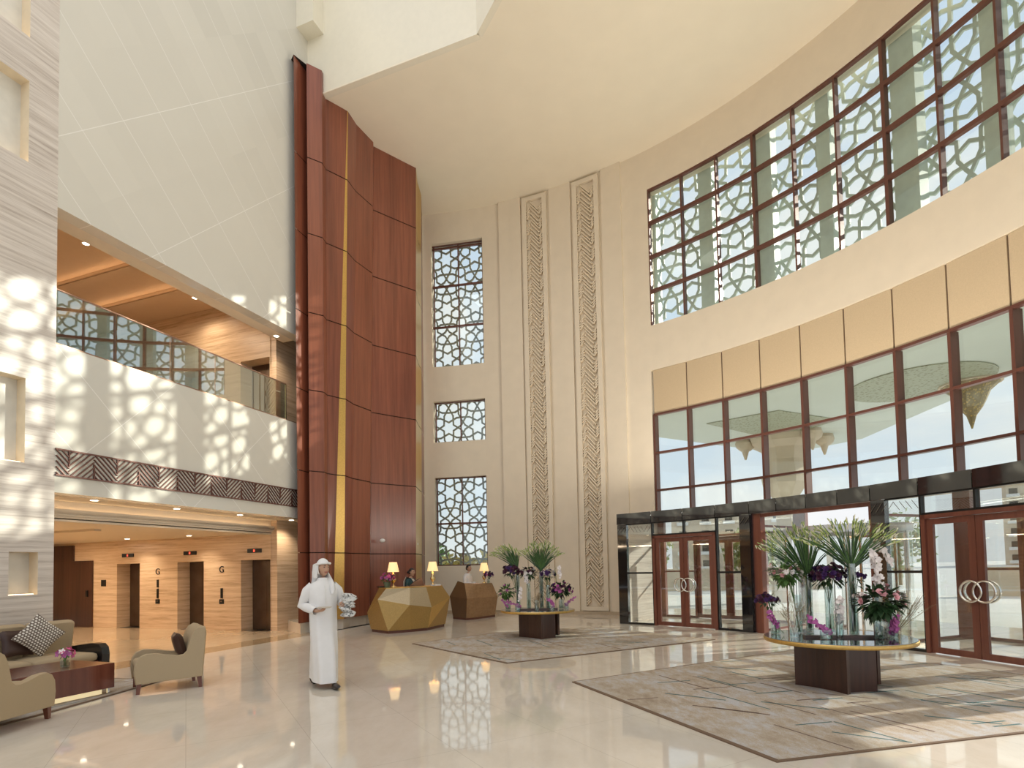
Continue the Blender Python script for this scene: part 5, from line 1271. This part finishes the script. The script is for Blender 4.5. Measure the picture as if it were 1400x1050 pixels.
o = MB().box(-0.14, 0.14, -0.1, 0.1, 0, 0.03).build('desk_tray', M['blackm'], loc=(-3.42, 14.95, 1.14), rz=0.6); tag(o, 'small dark tray at the left edge of the gold desk', 'tray')

# ================================================================== PEOPLE
def head_mesh(c, yaw, s_=1.0, mat_skin=0, mat_lip=1):
    mb = MB(); nu, nv = 36, 28; rings = []
    def shape(u_, v_):
        th = 2 * PI * u_; ph = PI * v_; x, y, z = math.sin(ph) * math.sin(th), math.sin(ph) * math.cos(th), -math.cos(ph)   # y forward
        X, Y, Z = x * 0.074, y * 0.094, z * 0.118
        if z < 0: k = (-z) ** 1.4; X *= 1 - 0.38 * k; Y = Y * (1 - 0.10 * k) + 0.012 * k
        if z > 0 and y < 0: Y *= 1.06
        f_ = max(0, y)
        g = lambda x0, z0, sx, sz: math.exp(-((X - x0) / sx) ** 2 - ((Z - z0) / sz) ** 2) * (1 if y > 0.2 else 0)
        Y += 0.024 * g(0, -0.022, 0.011, 0.020) + 0.010 * g(0, 0.005, 0.008, 0.02)
        Y -= 0.010 * (g(0.030, 0.010, 0.016, 0.012) + g(-0.030, 0.010, 0.016, 0.012))
        Y += 0.006 * g(0, -0.062, 0.022, 0.008) + 0.007 * g(0, -0.095, 0.02, 0.014) + 0.004 * g(0, 0.032, 0.05, 0.010)
        if abs(x) > 0.9 and abs(z) < 0.32: X += math.copysign(0.012, x) * (1 - abs(z) / 0.32); Y -= 0.006
        return (X * s_, Y * s_, Z * s_)
    vs = [shape(i / nu, j / nv) for j in range(1, nv) for i in range(nu)]; fs = []; ms = []
    for j in range(nv - 2):
        for i in range(nu):
            a = j * nu + i; b = j * nu + (i + 1) % nu; f_ = (a, b, b + nu, a + nu); fs.append(f_[::-1])
            X, Y, Z = [sum(vs[q][k] for q in f_) / 4 / s_ for k in range(3)]; ms.append(1 if (Y > 0.05 and abs(Z + 0.062) < 0.0085 and abs(X) < 0.024) else 0)
    b = len(vs); vs += [(0, 0.012 * s_, -0.117 * s_), (0, 0, 0.118 * s_)]
    for i in range(nu): fs.append((b, i, (i + 1) % nu)); ms.append(0); q = (nv - 2) * nu; fs.append((b + 1, q + (i + 1) % nu, q + i)); ms.append(0)
    Mx = Matrix.Translation(c) @ Matrix.Rotation(yaw, 4, 'Z'); o = len(mb.v)
    for f_, m_ in zip(fs, ms): mb.f.append(list(f_)); mb.m.append(m_); mb.sm.append(True)
    mb.v = [tuple(Mx @ Vector(p_)) for p_ in vs]
    return mb
def shell(c, yaw, k, keep, s_=1.0, drop=0.0):
    mb = MB(); nu, nv = 32, 22; vs = []; fs = []
    for j in range(nv + 1):
        for i in range(nu):
            th = 2 * PI * i / nu; ph = PI * j / nv; x, y, z = math.sin(ph) * math.sin(th), math.sin(ph) * math.cos(th), -math.cos(ph)
            kk = k * (1 + 0.015 * math.sin(9 * th) * math.sin(ph)); vs.append((x * 0.078 * kk * s_, (y * 0.098 * kk - 0.003) * s_, z * 0.120 * kk * s_))
    for j in range(nv):
        for i in range(nu):
            f_ = (j * nu + i, j * nu + (i + 1) % nu, (j + 1) * nu + (i + 1) % nu, (j + 1) * nu + i)
            X, Y, Z = [sum(vs[q][k2] for q in f_) / 4 / s_ / k for k2 in range(3)]
            if keep(X, Y, Z): fs.append(f_[::-1])
    mb.add(vs, fs, 0, True); mb.xform(Matrix.Translation(c) @ Matrix.Rotation(yaw, 4, 'Z')); return mb
def skin_body(joints, edges, extra, mats, parent):
    names = list(joints); me = bpy.data.meshes.new('body'); me.from_pydata([joints[k][0] for k in names], [(names.index(a), names.index(b)) for a, b in edges], [])
    o = bpy.data.objects.new('body', me); COL.objects.link(o); md = o.modifiers.new('skin', 'SKIN'); sv = me.skin_vertices
    if not sv:
        me.update()
        bpy.context.view_layer.objects.active = o; bpy.ops.mesh.customdata_skin_add()
    for i, k in enumerate(names):
        r_ = joints[k][1]; me.skin_vertices[0].data[i].radius = (r_, r_) if not isinstance(r_, tuple) else r_
        me.skin_vertices[0].data[i].use_root = (i == 0)
    md.use_smooth_shade = True; sb = o.modifiers.new('sub', 'SUBSURF'); sb.levels = 1; sb.render_levels = 1
    dg = bpy.context.evaluated_depsgraph_get(); m2 = bpy.data.meshes.new_from_object(o.evaluated_get(dg)); bpy.data.objects.remove(o)
    mb = MB(); mb.add([tuple(v_.co) for v_ in m2.vertices], [tuple(p_.vertices) for p_ in m2.polygons], 0, True)
    for e_ in extra:
        off_ = len(mb.v); mb.v += e_.v; mb.f += [[q + off_ for q in f_] for f_ in e_.f]; mb.m += e_.m; mb.sm += e_.sm
    return mb.build('body', mats, parent)
def hand(J, E, side, wrist, d, n, curl=0.5):
    d = Vector(d).normalized(); n = Vector(n).normalized(); l = d.cross(n).normalized(); w_ = Vector(wrist)
    J[side + 'palm'] = (tuple(w_ + d * 0.045), 0.026); E.append((side + 'wrist', side + 'palm'))
    for k, (o_, L_) in enumerate(((-0.030, 0.062), (-0.010, 0.074), (0.010, 0.070), (0.028, 0.055))):
        k1 = w_ + d * 0.085 + l * o_; dd = (d * math.cos(curl) + n * math.sin(curl)).normalized(); k2 = k1 + dd * L_ * 0.5; d3 = (d * math.cos(curl * 2.2) + n * math.sin(curl * 2.2)).normalized(); k3 = k2 + d3 * L_ * 0.5
        for nm, p_, r_ in (('a', k1, 0.0095), ('b', k2, 0.0085), ('c', k3, 0.007)): J[side + 'f%d' % k + nm] = (tuple(p_), r_)
        E += [(side + 'palm', side + 'f%da' % k), (side + 'f%da' % k, side + 'f%db' % k), (side + 'f%db' % k, side + 'f%dc' % k)]
    t1 = w_ + d * 0.04 - l * 0.035 + n * 0.008; t2 = t1 + (d * 0.7 - l * 0.5 + n * 0.5).normalized() * 0.03; t3 = t2 + (d * 0.9 + n * 0.5).normalized() * 0.025
    for nm, p_, r_ in (('ta', t1, 0.012), ('tb', t2, 0.010), ('tc', t3, 0.008)): J[side + nm] = (tuple(p_), r_)
    E += [(side + 'palm', side + 'ta'), (side + 'ta', side + 'tb'), (side + 'tb', side + 'tc')]
def oval(cx, cy, z, rx, ry, n=28, fold=0.0, ph=0.0):
    return [(cx + (rx + fold * math.sin(7 * a + ph)) * math.cos(a), cy + (ry + fold * math.sin(7 * a + ph)) * math.sin(a), z) for a in [2 * PI * k / n for k in range(n)]]
def oval2(cx, cy, z, rx, ry, n=36, fold=0.0, ph=0.0, e=0.62):
    f = lambda q: math.copysign(abs(q) ** e, q)
    return [(cx + (rx + fold * math.sin(7 * a + ph)) * f(math.cos(a)), cy + (ry + fold * math.sin(7 * a + ph)) * f(math.sin(a)), z) for a in [2 * PI * k / n for k in range(n)]]
def eyes_and_brows(parent, c, yaw, s_=1.0):
    Mx = Matrix.Translation(c) @ Matrix.Rotation(yaw, 4, 'Z')
    for sx in (-1, 1):
        e_ = MB(); e_.ball((sx * 0.030 * s_, 0.078 * s_, 0.010 * s_), (0.013 * s_, 0.008 * s_, 0.006 * s_), 10, 6); e_.xform(Mx); e_.build('eye', M['hair'], parent)
        b = MB(); b.tube([(sx * (0.016 + 0.012 * q) * s_, (0.091 - 0.004 * q) * s_, (0.029 + 0.003 * math.sin(q * 1.2)) * s_) for q in range(3)], 0.0035 * s_, 5); b.xform(Mx); b.build('eyebrow', M['hair'], parent)

def man_walking():
    rz = math.atan2(-0.86, 0.50) - PI / 2
    t_ = thing('person', 'person in a long white robe and headcloth walking across the marble floor', 'person', (-2.68, 7.98, 0), rz)
    J = {}; E = []
    J['pelvis'] = ((0, 0, 0.92), 0.13); J['belly'] = ((0, 0.0, 1.08), 0.125); J['chest'] = ((0, 0.0, 1.28), 0.135); J['neck0'] = ((0, 0.0, 1.43), 0.06); J['neck'] = ((0, 0.012, 1.54), 0.052)
    E += [('pelvis', 'belly'), ('belly', 'chest'), ('chest', 'neck0'), ('neck0', 'neck')]
    J['Rsh'] = ((0.175, -0.01, 1.38), 0.062); J['Relbow'] = ((0.265, -0.07, 1.13), 0.043); J['Rwrist'] = ((0.13, 0.16, 1.055), 0.027)
    J['Lsh'] = ((-0.175, -0.01, 1.38), 0.062); J['Lelbow'] = ((-0.275, -0.05, 1.14), 0.043); J['Lwrist'] = ((-0.265, 0.185, 1.155), 0.027)
    for s_ in 'RL': E += [('chest', s_ + 'sh'), (s_ + 'sh', s_ + 'elbow'), (s_ + 'elbow', s_ + 'wrist')]
    J['Rhip'] = ((0.09, 0, 0.86), 0.09); J['Rknee'] = ((0.09, -0.06, 0.48), 0.062); J['Rank'] = ((0.085, -0.30, 0.12), 0.036)
    J['Lhip'] = ((-0.09, 0, 0.86), 0.09); J['Lknee'] = ((-0.085, 0.17, 0.50), 0.058); J['Lank'] = ((-0.085, 0.285, 0.085), 0.036)
    for s_ in 'RL': E += [('pelvis', s_ + 'hip'), (s_ + 'hip', s_ + 'knee'), (s_ + 'knee', s_ + 'ank')]
    hand(J, E, 'R', J['Rwrist'][0], (-0.75, 0.62, 0.05), (-0.1, -0.2, 1), 0.45)
    hand(J, E, 'L', J['Lwrist'][0], (0.45, 0.85, -0.05), (0.6, 0.2, -0.9), 0.8)
    hc = Vector((0, 0.03, 1.645)); yaw = math.radians(22)
    skin_body(J, E, [head_mesh(hc, yaw, 0.98)], [M['skin'], M['lips']], t_)
    eyes_and_brows(t_, hc, yaw, 0.98)
    rb = MB()
    rings = [oval2(0, 0.0, 0.085, 0.155, 0.36, fold=0.012, ph=0.3), oval2(0, 0.01, 0.25, 0.155, 0.33, fold=0.012, ph=0.4), oval2(0, 0.03, 0.50, 0.165, 0.27, fold=0.010, ph=0.7, e=0.7), oval2(0, 0.02, 0.75, 0.175, 0.20, fold=0.008, ph=1.0, e=0.85),
             oval2(0, 0, 0.95, 0.185, 0.165, fold=0.006, e=0.95), oval2(0, 0, 1.10, 0.185, 0.155, fold=0.004, e=1), oval2(0, 0, 1.25, 0.20, 0.155, e=1), oval2(0, -0.005, 1.35, 0.215, 0.135, e=1), oval2(0, -0.005, 1.42, 0.175, 0.11, e=1), oval2(0, 0.0, 1.465, 0.09, 0.085, e=1), oval2(0, 0.008, 1.51, 0.066, 0.068, e=1)]
    rb.loft(rings, cap=False)
    for s_, sg in (('R', 1), ('L', -1)):
        sh, el, wr = [Vector(J[s_ + k][0]) for k in ('sh', 'elbow', 'wrist')]
        rb.tube([sh + Vector((-sg * 0.05, 0, 0.015)), sh.lerp(el, 0.25), sh.lerp(el, 0.7), el, el.lerp(wr, 0.35), el.lerp(wr, 0.75), wr], [0.075, 0.082, 0.070, 0.068, 0.066, 0.058, 0.050], 16, cap=False)
    rbo = rb.build('robe', M['robe'], t_)
    pk = MB(); pk.tube([(0, 0.155 - 0.02, 1.46 - 0.06), (0, 0.165, 1.3), (0, 0.17, 1.15)], 0.006, 6); pk.build('placket', M['white'], rbo)
    # headcloth: cap, band, drapes to both sides and the back
    hcM = shell(hc, yaw, 1.14, lambda X, Y, Z: Z > 0.045 or (Y < 0.02 and Z > -0.06) or (abs(X) > 0.060 and Y < 0.01), 1.0)
    R_ = Matrix.Translation(hc) @ Matrix.Rotation(yaw, 4, 'Z')
    dr = MB()
    def drape(pts_list, w_):
        rings = []
        for (x, y, z), ww, th in pts_list: rings.append([(x - ww, y - th, z), (x - ww * 0.3, y + th * 1.2, z), (x + ww * 0.3, y + th * 0.8, z), (x + ww, y - th, z), (x + ww * 0.3, y - th * 2.4, z), (x - ww * 0.3, y - th * 2.4, z)])
        dr.loft(rings)
    drape([((0, -0.085, 0.06), 0.085, 0.012), ((0, -0.10, -0.05), 0.10, 0.016), ((0, -0.11, -0.15), 0.095, 0.018), ((0, -0.13, -0.24), 0.10, 0.02), ((0, -0.145, -0.34), 0.10, 0.018)], 0)
    drape([((-0.086, -0.04, 0.05), 0.012, 0.028), ((-0.086, -0.04, -0.06), 0.014, 0.032), ((-0.085, 0.02, -0.14), 0.022, 0.04), ((-0.08, 0.09, -0.20), 0.045, 0.022), ((-0.07, 0.135, -0.30), 0.05, 0.016), ((-0.05, 0.15, -0.36), 0.025, 0.01)], 0)
    drape([((0.088, -0.04, 0.05), 0.014, 0.028), ((0.088, -0.05, -0.06), 0.016, 0.032), ((0.080, -0.06, -0.14), 0.02, 0.03)], 0)
    dr.xform(R_); off_ = len(hcM.v); hcM.v += dr.v; hcM.f += [[q + off_ for q in f_] for f_ in dr.f]; hcM.m += dr.m; hcM.sm += dr.sm
    hco = hcM.build('headcloth', M['robe'], t_)
    bd = MB(); bd.tube([(0.090 * math.sin(a), 0.110 * math.cos(a) - 0.004, 0.055 + 0.012 * math.cos(a)) for a in [2 * PI * k / 28 for k in range(29)]], [0.015] * 29, 8, cap=False); bd.xform(R_); bd.build('head_band', M['robe'], hco)
    for (x, y, pitch, z0) in ((0.085, -0.35, -0.45, 0.085), (-0.085, 0.34, 0.12, 0.035)):
        s_ = MB(); s_.loft([[(0.045 * k * math.cos(a), yy, max(-0.03, 0.05 * kz * math.sin(a))) for a in [2 * PI * q / 12 for q in range(12)]] for yy, k, kz in ((-0.09, 0.5, 0.7), (-0.07, 0.8, 1.1), (0.0, 0.95, 1.0), (0.08, 1.05, 0.7), (0.14, 0.85, 0.5), (0.17, 0.4, 0.3))])
        s_.xform(Matrix.Translation((x, y, z0)) @ Matrix.Rotation(pitch, 4, 'X')); s_.build('shoe', M['shoe'], t_)
    return t_, rz
pm, prz = man_walking()
Rw = Matrix.Translation((-2.68, 7.98, 0)) @ Matrix.Rotation(prz, 4, 'Z')
nb = MB(); rnd = random.Random(5)
for k in range(7):
    n0 = len(nb.v); w2 = rnd.uniform(0.07, 0.095); hh = rnd.uniform(0.026, 0.038); ring_ = []
    for y_, k_ in ((0.0, 0.7), (0.03, 1.0), (0.12, 1.05), (0.20, 0.95), (0.23, 0.6)):
        ring_.append([(w2 * k_ * math.cos(a) * (1 + 0.15 * math.sin(3 * a + k)), y_, hh * k_ * math.sin(a) * (1 + 0.25 * math.sin(2 * a + k))) for a in [2 * PI * q / 12 for q in range(12)]])
    nb.loft(ring_)
    nb.xform(Matrix.Translation((-0.29 + rnd.uniform(-.02, .02), 0.12 + rnd.uniform(-.015, .015), 0.99 + 0.042 * k)) @ Matrix.Rotation(rnd.uniform(-.25, .25), 4, 'Z') @ Matrix.Rotation(rnd.uniform(-.35, .35), 4, 'Y'), n0)
nb.xform(Rw); o = nb.build('newspaper_bundle', M['paper']); tag(o, 'crumpled grey and white bundle under the walking person left arm', 'newspapers')
ph = MB().box(-0.11, 0.06, -0.03, 0.10, -0.008, 0.008); ph.xform(Rw @ Matrix.Translation((0.06, 0.235, 1.10)) @ Matrix.Rotation(0.15, 4, 'X')); o = ph.build('notebook', M['scarf'], bevel=0.002); tag(o, 'thin pale notebook held at the waist by the walking person', 'notebook')

def clerk(label, loc, rz, woman, yaw=0.0):
    t_ = thing('person', label, 'person', (loc[0], loc[1], 0), rz); J = {}; E = []; k = 0.95 if woman else 1.0
    J['pelvis'] = ((0, 0, 0.90 * k), 0.13); J['belly'] = ((0, 0, 1.06 * k), 0.115); J['chest'] = ((0, 0.0, 1.24 * k), 0.125); J['neck0'] = ((0, 0, 1.40 * k), 0.055); J['neck'] = ((0, 0.02, 1.49 * k), 0.048)
    E += [('pelvis', 'belly'), ('belly', 'chest'), ('chest', 'neck0'), ('neck0', 'neck')]
    for s_, sg in (('R', 1), ('L', -1)):
        J[s_ + 'sh'] = ((sg * 0.165, 0, 1.35 * k), 0.055); J[s_ + 'elbow'] = ((sg * 0.22, 0.02, 1.10 * k), 0.040); J[s_ + 'wrist'] = ((sg * 0.15, 0.25, 1.08 * k), 0.025)
        J[s_ + 'hip'] = ((sg * 0.09, 0, 0.84 * k), 0.085); J[s_ + 'knee'] = ((sg * 0.09, 0.01, 0.47 * k), 0.06); J[s_ + 'ank'] = ((sg * 0.09, 0, 0.09), 0.04)
        E += [('chest', s_ + 'sh'), (s_ + 'sh', s_ + 'elbow'), (s_ + 'elbow', s_ + 'wrist'), ('pelvis', s_ + 'hip'), (s_ + 'hip', s_ + 'knee'), (s_ + 'knee', s_ + 'ank')]
        hand(J, E, s_, J[s_ + 'wrist'][0], (-sg * 0.2, 1, 0.0), (0, 0, -1), 0.3)
    hc = Vector((0, 0.045, 1.60 * k)); s2 = 0.95 if woman else 1.0
    skin_body(J, E, [head_mesh(hc, yaw, s2)], [M['skin'], M['lips']], t_); eyes_and_brows(t_, hc, yaw, s2)
    hair = shell(hc, yaw, 1.07, lambda X, Y, Z: (Z > 0.055 + max(0, Y) * 0.15) or (Y < 0.0 and Z > -0.05) or (Y < 0.035 and Z > 0.02), s2)
    if woman: b = MB(); b.ball((0, -0.115, 0.0), (0.045, 0.035, 0.04), 12, 8); b.xform(Matrix.Translation(hc) @ Matrix.Rotation(yaw, 4, 'Z')); hair.f += [[q + len(hair.v) for q in f_] for f_ in b.f]; hair.v += b.v; hair.m += b.m; hair.sm += b.sm
    hair.build('hair', M['hair'], t_)
    cl_ = MB(); cl_.loft([oval(0, 0, 0.88 * k, 0.175, 0.135), oval(0, 0, 1.05 * k, 0.155, 0.125), oval(0, 0, 1.22 * k, 0.185, 0.135), oval(0, 0, 1.33 * k, 0.20, 0.115), oval(0, 0, 1.39 * k, 0.15, 0.095), oval(0, 0.005, 1.43 * k, 0.07, 0.07)], cap=False)
    for s_, sg in (('R', 1), ('L', -1)):
        sh, el, wr = [Vector(J[s_ + q][0]) for q in ('sh', 'elbow', 'wrist')]
        pts = [sh + Vector((-sg * 0.04, 0, 0.01)), sh.lerp(el, 0.3), sh.lerp(el, 0.65)] if woman else [sh + Vector((-sg * 0.04, 0, 0.01)), sh.lerp(el, 0.3), el, el.lerp(wr, 0.5), wr.lerp(el, 0.05)]
        cl_.tube(pts, [0.068, 0.066, 0.058] if woman else [0.068, 0.066, 0.055, 0.048, 0.040], 14, cap=False)
    cl_.build('blouse' if woman else 'shirt', M['teal'] if woman else M['robe'], t_)
    tr_ = MB(); tr_.loft([oval(0, 0, 0.12, 0.19, 0.15, fold=0.01), oval(0, 0, 0.5 * k, 0.18, 0.14), oval(0, 0, 0.95 * k, 0.165, 0.13)], cap=False); tr_.build('skirt' if woman else 'trousers', M['teal'] if woman else M['black'], t_)
    if woman:
        s3 = MB(); s3.loft([[(x - 0.05, y, z) if i < 2 else (x, y, z) for i, (x, y, z) in enumerate(((px, py, pz), (px, py + 0.015, pz), (px + 0.07, py + 0.015, pz + 0.02), (px + 0.07, py, pz + 0.02)))] for px, py, pz in ((0.09, -0.14, 1.05), (0.10, -0.13, 1.25), (0.09, -0.06, 1.365), (0.04, 0.075, 1.33), (-0.03, 0.135, 1.2), (-0.10, 0.135, 1.02))]); s3.build('scarf', M['scarf'], t_)
    for sg in (-1, 1): s_ = MB(); s_.ball((sg * 0.09, 0.05, 0.045), (0.045, 0.12, 0.045), 12, 8); s_.build('shoe', M['shoe'], t_)
clerk('person with tied dark hair in a dark teal blouse behind the large gold desk', (-2.93, 16.22), math.atan2(-0.35, 0.94) - PI / 2, True)
clerk('person with short dark hair in a white shirt behind the smaller desk', (-1.52, 19.12), math.atan2(-0.45, 0.9) - PI / 2, False)
